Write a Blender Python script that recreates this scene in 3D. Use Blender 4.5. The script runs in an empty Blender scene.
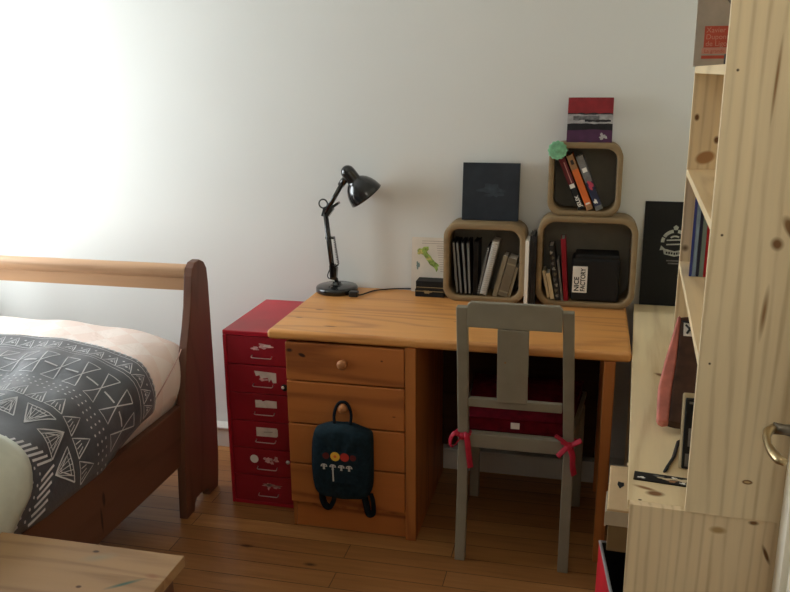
import bpy, bmesh, math, random
from mathutils import Vector, Matrix, Euler
R = math.radians
random.seed(4)
C = bpy.context.scene.collection
SC = bpy.context.scene

# ------------------------------------------------------------------ materials
def lin(c):
    return tuple(((v/255)/12.92 if v/255 <= .04045 else (((v/255)+.055)/1.055)**2.4) for v in c) + (1,)

class NT:
    def __init__(s, name, rough=.6, spec=.3, coat=0.0):
        s.m = bpy.data.materials.new(name); s.m.use_nodes = True
        s.t = s.m.node_tree; s.n = s.t.nodes
        s.b = s.n['Principled BSDF']
        s.b.inputs['Roughness'].default_value = rough
        s.b.inputs['Specular IOR Level'].default_value = spec
        if coat:
            s.b.inputs['Coat Weight'].default_value = coat
            s.b.inputs['Coat Roughness'].default_value = .15
    def new(s, t, **k):
        n = s.n.new(t)
        for a, v in k.items(): setattr(n, a, v)
        return n
    def link(s, a, b): s.t.links.new(a, b)
    def coord(s, scale=(1,1,1), rot=(0,0,0), which='Object', loc=(0,0,0)):
        tc = s.new('ShaderNodeTexCoord'); mp = s.new('ShaderNodeMapping')
        mp.inputs['Scale'].default_value = scale; mp.inputs['Rotation'].default_value = rot
        mp.inputs['Location'].default_value = loc
        s.link(tc.outputs[which], mp.inputs['Vector']); return mp.outputs[0]
    def noise(s, vec, scale=5, detail=4, rough=.55, dist=0):
        n = s.new('ShaderNodeTexNoise'); n.inputs['Scale'].default_value = scale
        n.inputs['Detail'].default_value = detail; n.inputs['Roughness'].default_value = rough
        n.inputs['Distortion'].default_value = dist
        s.link(vec, n.inputs['Vector']); return n.outputs['Fac']
    def ramp(s, fac, stops):
        r = s.new('ShaderNodeValToRGB'); e = r.color_ramp.elements
        while len(e) < len(stops): e.new(.5)
        for el, (p, c) in zip(e, stops):
            el.position = p; el.color = lin(c)
        s.link(fac, r.inputs[0]); return r.outputs[0]
    def mix(s, fac, a, b, mode='MIX'):
        m = s.new('ShaderNodeMix', data_type='RGBA', blend_type=mode)
        for sock, v in ((m.inputs[0], fac), (m.inputs[6], a), (m.inputs[7], b)):
            if hasattr(v, 'links'): s.link(v, sock)
            else: sock.default_value = v
        return m.outputs[2]
    def math(s, op, a, b=0.0, c=None):
        m = s.new('ShaderNodeMath', operation=op)
        for i, v in enumerate((a, b) if c is None else (a, b, c)):
            if hasattr(v, 'links'): s.link(v, m.inputs[i])
            else: m.inputs[i].default_value = v
        return m.outputs[0]
    def knot(s, col, pos, rad, dark, rot=(0,0,0), soft=.5):
        tc = s.new('ShaderNodeTexCoord'); v = s.new('ShaderNodeVectorMath', operation='SUBTRACT')
        s.link(tc.outputs['Object'], v.inputs[0]); v.inputs[1].default_value = pos
        mp = s.new('ShaderNodeMapping'); mp.inputs['Rotation'].default_value = rot
        mp.inputs['Scale'].default_value = tuple(1/r for r in rad)
        # rotate first, then scale
        mp2 = s.new('ShaderNodeMapping'); mp2.inputs['Rotation'].default_value = rot
        mp.inputs['Rotation'].default_value = (0,0,0)
        s.link(v.outputs[0], mp2.inputs[0]); s.link(mp2.outputs[0], mp.inputs[0])
        ln = s.new('ShaderNodeVectorMath', operation='LENGTH'); s.link(mp.outputs[0], ln.inputs[0])
        mr = s.new('ShaderNodeMapRange'); mr.inputs[1].default_value = 1.0; mr.inputs[2].default_value = 1-soft
        s.link(ln.outputs['Value'], mr.inputs[0])
        return s.mix(mr.outputs[0], col, lin(dark))
    def bump(s, h, strength=.2, dist=.01):
        b = s.new('ShaderNodeBump'); b.inputs['Strength'].default_value = strength
        b.inputs['Distance'].default_value = dist
        s.link(h, b.inputs['Height']); s.link(b.outputs[0], s.b.inputs['Normal'])
    def out(s, col):
        if hasattr(col, 'links'): s.link(col, s.b.inputs['Base Color'])
        else: s.b.inputs['Base Color'].default_value = col
        return s.m

def plain(name, c, rough=.55, spec=.3, var=.06, scale=18, metal=0, bump=0, coat=0):
    n = NT(name, rough, spec, coat); n.b.inputs['Metallic'].default_value = metal
    f = n.noise(n.coord(), scale, 3)
    lo = tuple(max(0, v*(1-var)) for v in c); hi = tuple(min(255, v*(1+var)) for v in c)
    if bump: n.bump(n.noise(n.coord(), scale*6, 4), bump, .004)
    return n.out(n.ramp(f, [(.3, lo), (.7, hi)]))

def wood(name, base, dark, axis='x', board=None, rough=.5, spec=.35, knots=(), rings=.5, ring_scale=9, board_axis='y', coat=0, seed=0, lines=None, root=(0,0,0)):
    """pine: fine streaks along the axis, broad rings, optional glued boards"""
    n = NT(name, rough, spec, coat)
    st = {'x': (.9, 1, 1), 'y': (1, .9, 1), 'z': (1, 1, .9)}[axis]
    k = 14
    sc = tuple(v if v < 1 else k for v in st)
    vec = n.coord(sc, loc=(seed*3.1, seed*1.7, seed*2.3))
    sc2 = tuple(.35 if v < 1 else 3.0 for v in st)
    vec2 = n.coord(sc2, loc=(seed*1.1, seed*2.7, seed*.7))
    if board:
        tc = n.new('ShaderNodeTexCoord'); sp = n.new('ShaderNodeSeparateXYZ'); n.link(tc.outputs['Object'], sp.inputs[0])
        bid = n.math('FLOOR', n.math('DIVIDE', sp.outputs['xyz'.index(board_axis)], board))
        wn = n.new('ShaderNodeTexWhiteNoise', noise_dimensions='1D'); n.link(bid, wn.inputs['W'])
        add = n.new('ShaderNodeVectorMath', operation='ADD'); n.link(vec2, add.inputs[0])
        cb = n.new('ShaderNodeCombineXYZ')
        m7 = n.math('MULTIPLY', wn.outputs[0], 17.0)
        for i in range(3): n.link(m7, cb.inputs[i])
        n.link(cb.outputs[0], add.inputs[1]); vec2 = add.outputs[0]
    f1 = n.noise(vec, 3.2, 6, .6)
    big = n.noise(vec2, 1.3, 2, .5)
    if lines:
        tl_ = n.new('ShaderNodeTexCoord'); sl_ = n.new('ShaderNodeSeparateXYZ'); n.link(tl_.outputs['Object'], sl_.inputs[0])
        rg = n.math('SINE', n.math('ADD', n.math('MULTIPLY', sl_.outputs['xyz'.index(lines[0])], 6.28/lines[1]), n.math('MULTIPLY', big, lines[2])))
    else:
        rg = n.math('SINE', n.math('MULTIPLY', big, ring_scale*6.28))
    rg = n.math('MULTIPLY_ADD', rg, .5, .5)
    rg = n.math('POWER', rg, 2.2)
    fac = n.math('MULTIPLY_ADD', rg, rings, n.math('MULTIPLY', f1, 1-rings))
    hi = tuple(min(255, v*1.05) for v in base)
    col = n.ramp(fac, [(.15, hi), (.5, base), (.95, dark)])
    if board:
        col = n.mix(n.math('MULTIPLY', wn.outputs[0], .22), col, lin(dark))
    for kn in knots: col = n.knot(col, tuple(a-b for a, b in zip(kn[0], root)), *kn[1:])
    n.bump(f1, .06, .003)
    return n.out(col)

M = {}
M['wall'] = plain('wall_paint', (222, 222, 218), .85, .15, .012, 1.2, bump=.03)
M['ceil'] = plain('ceiling_paint', (232, 231, 226), .9, .1, .01, 2)
M['cream'] = plain('cream_gloss_paint', (247, 242, 226), .4, .4, .015, 2)
M['trim'] = plain('skirting_paint', (214, 211, 203), .55, .3, .02, 3)
M['winwhite'] = plain('window_paint', (235, 235, 232), .4, .4, .01, 3)
M['desk'] = wood('honey_pine_top', (214, 152, 86), (166, 100, 50), 'x', board=.075, rough=.42, spec=.4, rings=.35, coat=.15, root=(.6,-.28,0),
     knots=[((.10,-.30,.735), (.02,.006,.02), (120,70,35)), ((.2,-.49,.735), (.03,.007,.02), (118,68,34)), ((.06,-.41,.735), (.018,.005,.02), (130,76,40)), ((.62,-.35,.735), (.02,.006,.02), (120,70,36))])
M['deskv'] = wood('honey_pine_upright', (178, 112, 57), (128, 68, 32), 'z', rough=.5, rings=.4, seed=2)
M['deskb'] = wood('shaded_back_panel_wood', (70, 46, 30), (50, 32, 22), 'x', rough=.7, spec=.15, rings=.3, seed=15)  # desk wood with the under-desk shade put into its colour
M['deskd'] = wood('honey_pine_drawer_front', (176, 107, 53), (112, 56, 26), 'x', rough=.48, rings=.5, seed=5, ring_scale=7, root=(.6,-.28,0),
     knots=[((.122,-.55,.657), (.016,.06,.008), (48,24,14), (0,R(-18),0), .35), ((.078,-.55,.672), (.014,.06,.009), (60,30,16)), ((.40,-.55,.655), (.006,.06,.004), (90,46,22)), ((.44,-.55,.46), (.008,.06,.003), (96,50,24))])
M['knob'] = plain('knob_wood', (170, 112, 66), .45, .4, .1, 20)
M['pine'] = wood('pale_pine_side', (222, 202, 166), (172, 142, 104), 'z', rough=.6, spec=.2, rings=.24, seed=1, lines=('x', .026, 40),
     knots=[((.240,-1.475,1.305), (.014,.03,.034), (136,102,66), (0,R(34),0), .35), ((.218,-1.475,1.278), (.014,.03,.016), (124,90,58), (0,R(20),0), .45),
            ((.209,-1.475,1.15), (.007,.03,.064), (140,104,68), (0,R(-3),0), .6), ((.188,-1.475,1.56), (.004,.03,.09), (136,100,64), (0,R(-2),0), .6),
            ((.218,-1.475,1.585), (.004,.03,.04), (150,114,76), (0,0,0), .6), ((.213,-1.475,.812), (.012,.03,.006), (120,84,50), (0,0,0), .25),
            ((.213,-1.475,.812), (.008,.03,.0032), (196,166,120), (0,0,0), .3),
            ((.125,-1.475,1.29), (.0035,.03,.0035), (60,40,24)), ((.125,-1.475,1.045), (.0035,.03,.0035), (60,40,24)), ((.265,-1.475,1.09), (.003,.03,.003), (70,46,28)),
            ((.125,-1.475,1.577), (.0035,.03,.0035), (60,40,24)), ((.176,-.62,1.393), (.010,.03,.013), (110,78,48)), ((.120,-.62,1.453), (.008,.03,.012), (110,78,48)), ((.15,-.62,1.345), (.03,.03,.02), (170,128,88), (0,R(20),0), .3), ((.118,-.63,1.09), (.014,.03,.014), (104,72,44))])
M['pinebase'] = wood('pale_pine_low_unit', (222, 200, 164), (172, 142, 104), 'z', rough=.6, spec=.2, rings=.24, seed=3, lines=('x', .023, 40),
     knots=[((.262,-1.475,.66), (.005,.03,.026), (112,80,50), (0,R(22),0), .5), ((.233,-1.475,.725), (.012,.03,.006), (120,88,56)), ((.17,-1.475,.70), (.02,.03,.01), (176,144,100))])
M['pinedeck'] = wood('pale_pine_deck', (224, 204, 164), (190, 160, 118), 'y', rough=.6, spec=.2, rings=.35, ring_scale=7, seed=6,
     knots=[((.085,-.70,.73), (.035,.014,.02), (128,90,54), (0,0,R(35)), .4), ((.05,-1.425,.73), (.022,.014,.02), (130,92,58)), ((.02,-1.46,.73), (.005,.004,.02), (80,52,30)), ((.03,-1.405,.73), (.03,.008,.02), (146,108,70), (0,0,R(20)), .6)])
M['pineshelf'] = wood('pale_pine_shelf', (226, 204, 164), (196, 168, 126), 'y', rough=.6, spec=.2, rings=.35, seed=8)
M['bed'] = wood('shaded_red_brown_wood', (104, 68, 52), (76, 46, 35), 'z', rough=.5, rings=.35, seed=4)  # same wood as the top rail; the back-lit shade is in this dark colour
M['bedy'] = wood('shaded_red_brown_rail_wood', (98, 64, 48), (72, 44, 33), 'y', rough=.5, rings=.3, seed=7, root=(-.955,-1.3,0), knots=[((-.36,-1.07,.33), (.03,.010,.03), (44,26,20)), ((-.36,-1.09,.27), (.03,.007,.05), (46,28,22))])  # same wood again, side rail shade put into the colour
M['bedx'] = wood('lit_red_brown_rail_wood', (186, 146, 110), (146, 106, 76), 'x', rough=.42, rings=.3, seed=9)  # same wood as the posts, window light put into its paler colour
M['bench'] = wood('worn_bench_top_wood', (164, 130, 92), (120, 86, 56), 'x', rough=.6, spec=.2, board=.11, rings=.35, seed=10, root=(-.06,-2.0,0),
     knots=[((.11,-1.70,.52), (.05,.008,.02), (70,92,78), (0,0,R(-40)), .8), ((.0,-1.62,.52), (.05,.02,.02), (140,124,98), (0,0,R(-25)), 1.0), ((.02,-1.73,.52), (.008,.006,.02), (86,58,38)), ((.155,-1.66,.52), (.022,.010,.02), (140,96,66), (0,0,0), .8), ((-.02,-1.60,.52), (.01,.006,.02), (80,60,42))])
M['backing'] = plain('grey_brown_backing', (124, 120, 110), .8, .15, .05, 10)
M['ply'] = wood('olive_plywood', (138, 116, 84), (106, 86, 60), 'x', rough=.55, rings=.2, seed=11)
M['red'] = plain('red_enamel', (172, 26, 44), .38, .45, .05, 6)
M['redd'] = plain('red_enamel_front', (146, 24, 38), .4, .45, .05, 6)
M['wire'] = plain('steel_wire', (190, 170, 165), .35, .5, .05, 20, metal=.8)
M['label'] = plain('paper_label', (214, 200, 190), .8, .1, .06, 30)
M['residue'] = plain('paper_residue', (206, 160, 158), .85, .1, .15, 60)
M['white'] = plain('white_paper', (232, 228, 220), .75, .15, .03, 20)
M['black'] = plain('black_card', (22, 22, 23), .6, .3, .1, 20)
M['blackg'] = plain('black_gloss_paint', (13, 13, 14), .18, .5, .05, 10, coat=.4)
M['blackm'] = plain('black_metal', (24, 24, 25), .35, .5, .05, 20)
M['chair'] = plain('grey_chair_paint', (140, 134, 118), .55, .3, .04, 12, bump=.05)
M['chairk'] = plain('chipped_paint_spot', (150, 118, 84), .6, .2, .1, 30)
M['cush'] = plain('burgundy_cushion_cloth', (92, 15, 28), .95, .05, .14, 40, bump=.2)
M['ribbon'] = plain('red_ribbon_satin', (178, 34, 58), .5, .3, .1, 30)
M['denim'] = plain('dark_teal_bag_cloth', (27, 42, 50), .85, .1, .14, 60, bump=.15)
M['denimd'] = plain('black_webbing', (24, 30, 36), .85, .1, .1, 60)
M['yellow'] = plain('yellow_print', (224, 176, 62), .6, .2, .04)
M['redp'] = plain('red_print', (178, 54, 46), .6, .2, .04)
M['brownp'] = plain('dark_red_print', (90, 34, 34), .6, .2, .04)
M['whitep'] = plain('white_print', (190, 186, 178), .7, .15, .03)
M['duvet'] = plain('charcoal_cotton', (74, 76, 83), .40, .7, .10, 14, bump=.18)
M['duvet'].node_tree.nodes['Principled BSDF'].inputs['Sheen Weight'].default_value = .08
M['duvetp'] = plain('white_duvet_print', (206, 206, 208), .9, .1, .05, 14)
M['duvetb'] = plain('pale_green_cotton', (196, 198, 184), .9, .1, .05, 10, bump=.3)
M['coil'] = plain('white_coil_wire', (200, 198, 192), .4, .4, .04)
M['coilg'] = plain('pewter_coil_cover', (150, 146, 136), .5, .4, .08)
M['beige'] = plain('stone_book_cover', (140, 130, 108), .7, .2, .06)
M['beiged'] = plain('taupe_book_cover', (112, 102, 84), .7, .2, .08)
M['creamb'] = plain('cream_book_cover', (206, 190, 156), .7, .2, .05)
M['greyb'] = plain('grey_book_cover', (110, 108, 106), .7, .2, .15, 40)
M['darkb'] = plain('charcoal_book_cover', (44, 42, 42), .65, .25, .15, 40)
M['redb'] = plain('red_book_cover', (140, 24, 38), .6, .25, .06)
M['orangeb'] = plain('orange_book_cover', (214, 108, 52), .6, .25, .08)
M['tanb'] = plain('tan_book_band', (150, 112, 78), .6, .25, .08)
M['marob'] = plain('maroon_book_cover', (98, 34, 38), .6, .25, .08)
M['navyb'] = plain('navy_book_band', (48, 52, 74), .6, .25, .1)
M['pinkp'] = plain('pink_print', (186, 70, 92), .6, .2, .06)
M['blueb'] = plain('blue_book_cover', (62, 72, 142), .6, .3, .06)
M['lblueb'] = plain('pale_blue_book_cover', (134, 156, 178), .6, .3, .06)
M['tealb'] = plain('grey_teal_book_cover', (128, 146, 140), .6, .3, .06)
M['crimson'] = plain('crimson_book_cover', (180, 36, 46), .6, .3, .06)
M['mint'] = plain('mint_yarn', (132, 190, 150), .9, .1, .1, 60, bump=.3)
M['canvred'] = plain('red_oil_paint', (134, 34, 40), .5, .3, .1, 25)
M['canvpur'] = plain('purple_oil_paint', (74, 38, 70), .5, .3, .1, 25)
M['canvblack'] = plain('black_oil_paint', (28, 26, 30), .5, .3, .2, 25)
M['canvwhite'] = plain('white_oil_paint', (158, 154, 154), .5, .3, .15, 50)
M['canvgrey'] = plain('grey_oil_paint', (96, 94, 96), .5, .3, .25, 60)
M['midnight'] = plain('midnight_canvas_paint', (42, 47, 54), .6, .25, .12, 12)
M['midnight2'] = plain('slate_canvas_paint', (56, 62, 70), .6, .25, .2, 30)
M['mapgreen'] = plain('map_green_ink', (140, 160, 84), .75, .1, .25, 90)
M['mapyellow'] = plain('map_ochre_ink', (186, 174, 104), .75, .1, .2, 90)
M['maprose'] = plain('map_paper', (222, 212, 198), .75, .1, .04, 10)
M['ink'] = plain('grey_ink', (168, 152, 142), .75, .1, .05)
M['gold'] = plain('gilt_line', (150, 132, 92), .45, .4, .05)
M['board'] = plain('black_poster_board', (19, 20, 20), .55, .3, .08, 10)
M['emblem'] = plain('pale_emblem_ink', (176, 178, 168), .6, .2, .1, 80)
M['carton'] = plain('beige_carton', (205, 178, 140), .8, .1, .05, 8)
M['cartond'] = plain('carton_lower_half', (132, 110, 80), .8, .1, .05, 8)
M['tape'] = plain('clear_tape', (190, 180, 160), .3, .4, .06, 10)
M['bagred'] = plain('red_bag_fabric', (196, 30, 44), .6, .25, .08, 10)
M['bagrim'] = plain('silver_bag_rim', (150, 148, 148), .5, .35, .1, 20)
M['pink'] = plain('dusty_pink_leather', (194, 118, 106), .6, .25, .12, 18)
M['brown'] = plain('dark_brown_leather', (70, 48, 38), .65, .25, .25, 22)
M['brass'] = plain('worn_brass', (172, 150, 112), .28, .5, .08, 20, metal=.9)
M['nickel'] = plain('dull_nickel', (112, 104, 92), .35, .5, .1, 20, metal=.85)
M['bookgrey'] = plain('grey_book_jacket', (176, 168, 158), .6, .25, .06, 16)
M['bookfig'] = plain('grey_figure_print', (122, 118, 116), .6, .25, .2, 40)
M['salmon'] = plain('salmon_print', (190, 88, 72), .6, .25, .05, 16)
M['pinkwash'] = plain('pale_pink_print', (204, 150, 136), .6, .25, .05, 16)
M['bulb'] = plain('bulb_glass', (220, 218, 210), .3, .4, .02)

def sheet_mat():
    n = NT('pink_fitted_sheet', .9, .1)
    tc = n.coord((9, 9, 9), (0, 0, R(30)))
    v = n.new('ShaderNodeTexVoronoi', feature='F1'); v.inputs['Scale'].default_value = 1.1
    n.link(tc, v.inputs['Vector'])
    w = n.new('ShaderNodeTexChecker'); w.inputs['Scale'].default_value = 1.3
    n.link(n.coord((9, 9, 0), (0, 0, R(35))), w.inputs['Vector'])
    n.bump(n.noise(n.coord(), 9, 4, .6, .6), .35, .02)
    col = n.mix(n.math('MULTIPLY', w.outputs['Fac'], .55), lin((232, 212, 202)), lin((238, 228, 221)))
    return n.out(col)
M['sheet'] = sheet_mat()

def floor_mat():
    n = NT('oak_strip_floor', .38, .4, .1)
    br = n.new('ShaderNodeTexBrick'); br.offset = .37; br.offset_frequency = 2
    br.inputs['Scale'].default_value = 1; br.inputs['Mortar Size'].default_value = .0012
    br.inputs['Brick Width'].default_value = .95; br.inputs['Row Height'].default_value = .085
    br.inputs['Color1'].default_value = lin((196, 146, 92)); br.inputs['Color2'].default_value = lin((160, 112, 66))
    br.inputs['Mortar'].default_value = lin((46, 28, 16)); br.inputs['Bias'].default_value = -.1
    n.link(n.coord((1, 1, 1), loc=(.3, .04, 0)), br.inputs['Vector'])
    g = n.noise(n.coord((1.6, 22, 1)), 2.2, 6, .6, .3)
    g2 = n.noise(n.coord((1.1, 4, 1)), 1.6, 3)
    col = n.mix(.55, br.outputs['Color'], n.ramp(g, [(.3, (240, 226, 205)), (.55, (205, 180, 150)), (.78, (140, 108, 80))]), 'MULTIPLY')
    col = n.mix(n.math('MULTIPLY', g2, .25), col, lin((86, 50, 28)))
    for x, y in ((.2,-.78), (-.05,-.72), (.62,-.95)):
        col = n.knot(col, (x, y, 0), (.03, .012, .1), (70, 40, 22), (0,0,0), .8)
    n.bump(br.outputs['Fac'], -.3, .002)
    return n.out(col)
M['floor'] = floor_mat()

def glass_mat():
    m = bpy.data.materials.new('window_glass'); m.use_nodes = True; t = m.node_tree; t.nodes.clear()
    o = t.nodes.new('ShaderNodeOutputMaterial'); mx = t.nodes.new('ShaderNodeMixShader')
    a = t.nodes.new('ShaderNodeBsdfTransparent'); b = t.nodes.new('ShaderNodeBsdfGlossy'); b.inputs['Roughness'].default_value = .02
    mx.inputs[0].default_value = .06
    t.links.new(a.outputs[0], mx.inputs[1]); t.links.new(b.outputs[0], mx.inputs[2]); t.links.new(mx.outputs[0], o.inputs[0])
    return m
M['glass'] = glass_mat()

# ------------------------------------------------------------------ mesh builder
class MB:
    def __init__(s): s.v = []; s.f = []; s.mi = []; s.sm = []; s.mats = []
    def slot(s, m):
        m = M[m] if isinstance(m, str) else m
        if m not in s.mats: s.mats.append(m)
        return s.mats.index(m)
    def add(s, vs, fs, m, X=None, smooth=False):
        o = len(s.v); k = s.slot(m)
        s.v += [(X @ Vector(p)) if X is not None else Vector(p) for p in vs]
        for f in fs:
            s.f.append(tuple(i+o for i in f)); s.mi.append(k); s.sm.append(smooth)
        return s
    def bm(s, b, m, X=None, smooth=False):
        b.verts.index_update()
        s.add([v.co.copy() for v in b.verts], [[v.index for v in f.verts] for f in b.faces], m, X, smooth); b.free()
    def box(s, x0, x1, y0, y1, z0, z1, m, bev=0, X=None, seg=2, smooth=False):
        b = bmesh.new(); bmesh.ops.create_cube(b, size=1)
        bmesh.ops.scale(b, vec=(x1-x0, y1-y0, z1-z0), verts=b.verts)
        bmesh.ops.translate(b, vec=((x0+x1)/2, (y0+y1)/2, (z0+z1)/2), verts=b.verts)
        if bev: bmesh.ops.bevel(b, geom=list(b.edges), offset=bev, segments=seg, profile=.5, affect='EDGES')
        s.bm(b, m, X, smooth); return s
    def prism(s, poly, d0, d1, m, plane='xz', bev=0, X=None, smooth=False, seg=2):
        """polygon in plane, extruded along the remaining axis from d0 to d1"""
        def P(a, c, d): return {'xz': (a, d, c), 'yz': (d, a, c), 'xy': (a, c, d)}[plane]
        b = bmesh.new()
        v0 = [b.verts.new(P(a, c, d0)) for a, c in poly]; v1 = [b.verts.new(P(a, c, d1)) for a, c in poly]
        b.faces.new(v0); b.faces.new(list(reversed(v1)))
        n = len(poly)
        for i in range(n): b.faces.new((v0[(i+1) % n], v0[i], v1[i], v1[(i+1) % n]))
        bmesh.ops.recalc_face_normals(b, faces=b.faces)
        if bev:
            es = [e for e in b.edges if (e.verts[0] in v0) == (e.verts[1] in v0)]
            bmesh.ops.bevel(b, geom=es, offset=bev, segments=seg, profile=.5, affect='EDGES')
        s.bm(b, m, X, smooth); return s
    def tube(s, pts, r, m, n=10, closed=False, X=None, flat=1.0):
        pts = [Vector(p) for p in pts]; k = len(pts); rs = r if isinstance(r, (list, tuple)) else [r]*k
        vs = []; prev = None
        for i, p in enumerate(pts):
            a = pts[(i-1) % k] if closed or i else p; b = pts[(i+1) % k] if closed or i < k-1 else p
            t = (b-a).normalized() if (b-a).length else Vector((0,0,1))
            if prev is None: u = t.orthogonal().normalized()
            else:
                u = prev - t*prev.dot(t); u = u.normalized() if u.length > 1e-6 else t.orthogonal().normalized()
            prev = u; w = t.cross(u)
            for j in range(n):
                g = 2*math.pi*j/n; vs.append(p + u*(rs[i]*math.cos(g)) + w*(rs[i]*flat*math.sin(g)))
        fs = []
        for i in range(k if closed else k-1):
            for j in range(n):
                a = i*n+j; b = i*n+(j+1) % n; c = ((i+1) % k)*n+(j+1) % n; d = ((i+1) % k)*n+j
                fs.append((a, b, c, d))
        if not closed: fs += [tuple(range(n-1, -1, -1)), tuple((k-1)*n+j for j in range(n))]
        return s.add(vs, fs, m, X, True)
    def lathe(s, prof, m, X=None, n=32, smooth=True):
        vs = []; fs = []
        for r, z in prof:
            for j in range(n):
                g = 2*math.pi*j/n; vs.append((r*math.cos(g), r*math.sin(g), z))
        for i in range(len(prof)-1):
            for j in range(n): fs.append((i*n+j, i*n+(j+1) % n, (i+1)*n+(j+1) % n, (i+1)*n+j))
        if prof[0][0] > 1e-6: fs.append(tuple(range(n-1, -1, -1)))
        if prof[-1][0] > 1e-6: fs.append(tuple((len(prof)-1)*n+j for j in range(n)))
        return s.add(vs, fs, m, X, smooth)
    def poly(s, pts, m, X=None):
        return s.add(pts, [tuple(range(len(pts)))], m, X)
    def text(s, body, size, m, X, align='LEFT', bold=0.0, sx=1.0):
        cu = bpy.data.curves.new('t', 'FONT'); cu.body = body; cu.size = size; cu.align_x = align; cu.offset = bold
        o = bpy.data.objects.new('t', cu); C.objects.link(o)
        dg = bpy.context.evaluated_depsgraph_get(); me = bpy.data.meshes.new_from_object(o.evaluated_get(dg))
        s.add([(v.co.x*sx, v.co.y, v.co.z) for v in me.vertices], [tuple(p.vertices) for p in me.polygons], m, X)
        bpy.data.objects.remove(o); bpy.data.curves.remove(cu); bpy.data.meshes.remove(me); return s
    def build(s, name, parent=None, loc=None, local=False, label=None, auto=35):
        me = bpy.data.meshes.new(name)
        if parent is not None and not local:
            w = parent.matrix_basis.copy(); q = parent.parent
            while q is not None: w = q.matrix_basis @ w; q = q.parent
            inv = w.inverted(); vs = [inv @ p for p in s.v]
        elif loc is not None and not local:
            L = Vector(loc); vs = [p-L for p in s.v]
        else: vs = s.v
        me.from_pydata([tuple(p) for p in vs], [], s.f)
        for m in s.mats: me.materials.append(m)
        for p, k, sm in zip(me.polygons, s.mi, s.sm): p.material_index = k; p.use_smooth = sm
        b = bmesh.new(); b.from_mesh(me); bmesh.ops.remove_doubles(b, verts=b.verts, dist=1e-6)
        b.to_mesh(me); b.free()
        me.update()
        o = bpy.data.objects.new(name, me); C.objects.link(o)
        if parent is not None: o.parent = parent
        elif loc is not None: o.location = loc
        if label: o['label'] = label
        return o

def empty(name, label, cat, loc, rz=0, group=None):
    o = bpy.data.objects.new(name, None); C.objects.link(o); o.empty_display_size = .05
    o.location = loc; o.rotation_euler = (0, 0, rz)
    o.matrix_basis = Matrix.Translation(loc) @ Matrix.Rotation(rz, 4, 'Z')
    return tag(o, label, cat, group)
def tag(o, label, cat, group=None):
    o['label'] = label; o['category'] = cat
    if group: o['group'] = group
    return o
def struct(mb, name, loc=(0,0,0), rz=None):
    o = mb.build(name, loc=loc, local=rz is not None)
    if rz is not None: o.rotation_euler = (0, 0, rz)
    o['kind'] = 'structure'; return o

def face(o, ux, uy):
    """matrix whose local x runs along ux, local y along uy, at origin o"""
    ux = Vector(ux).normalized(); uy = Vector(uy).normalized(); uz = ux.cross(uy)
    X = Matrix((ux, uy, uz)).transposed().to_4x4(); X.translation = Vector(o); return X
def disc(c, r, n=24, sx=1, sz=1):
    return [(c[0]+r*sx*math.cos(2*math.pi*i/n), c[1], c[2]+r*sz*math.sin(2*math.pi*i/n)) for i in range(n)]
def blob(cx, y, cz, rx, rz, seed, n=26, rough=.45):
    rnd = random.Random(seed); ph = [rnd.uniform(0, 6.28) for _ in range(4)]
    out = []
    for i in range(n):
        a = 2*math.pi*i/n
        k = 1 + rough*.5*(math.sin(3*a+ph[0])+.7*math.sin(5*a+ph[1])+.5*math.sin(8*a+ph[2]))
        k = max(.25, k); out.append((cx+rx*k*math.cos(a), y, cz+rz*k*math.sin(a)))
    return out

# ------------------------------------------------------------------ room
YW, XL, YF, ZC = .06, -1.78, -4.3, 2.55
BX, BY, BT = 1.2243, -.03, R(-2.8053)       # the book shelves stand along a wall that is not quite square
struct(MB().box(XL-.12, 1.9, YF-.12, YW+.12, -.05, 0, 'floor'), 'floor')
struct(MB().box(XL-.12, 1.9, YF-.12, YW+.12, ZC, ZC+.06, 'ceil'), 'ceiling')
struct(MB().box(XL-.12, 1.9, YW, YW+.12, 0, ZC, 'wall'), 'wall_back')
struct(MB().box(XL-.12, 1.9, YF-.12, YF, 0, ZC, 'wall'), 'wall_front')
WY0, WY1, WZ0, WZ1 = -1.10, -.12, .75, 2.10
w = MB()
w.box(XL-.12, XL, YF, WY0, 0, ZC, 'wall').box(XL-.12, XL, WY1, YW, 0, ZC, 'wall')
w.box(XL-.12, XL, WY0, WY1, 0, WZ0, 'wall').box(XL-.12, XL, WY0, WY1, WZ1, ZC, 'wall')
struct(w, 'wall_left')
wr = MB().box(.297, .42, -4.5, .3, 0, ZC, 'cream'); struct(wr, 'wall_right', (BX, BY, 0), BT)
b = MB()
b.box(XL, 1.515, .002, YW, 0, .081, 'trim', .002).box(XL, 1.515, -.004, YW, .083, .093, 'trim', .003)
struct(b, 'baseboard_back')
# window in the left wall
wf = MB()
for y0, y1, z0, z1 in ((WY0, WY0+.06, WZ0, WZ1), (WY1-.06, WY1, WZ0, WZ1), (WY0+.06, WY1-.06, WZ0, WZ0+.06), (WY0+.06, WY1-.06, WZ1-.06, WZ1), ((WY0+WY1)/2-.04, (WY0+WY1)/2+.04, WZ0+.06, WZ1-.06)):
    wf.box(XL-.10, XL-.05, y0, y1, z0, z1, 'winwhite', .004)
wo = struct(wf, 'window_1')
MB().box(XL-.08, XL-.075, WY0+.06, (WY0+WY1)/2-.04, WZ0+.06, WZ1-.06, 'glass').build('pane', wo)
MB().box(XL-.08, XL-.075, (WY0+WY1)/2+.04, WY1-.06, WZ0+.06, WZ1-.06, 'glass').build('pane', wo)
MB().box(XL-.05, XL+.05, WY0-.03, WY1+.03, WZ0-.03, WZ0, 'winwhite', .005).build('sill', wo)
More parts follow.
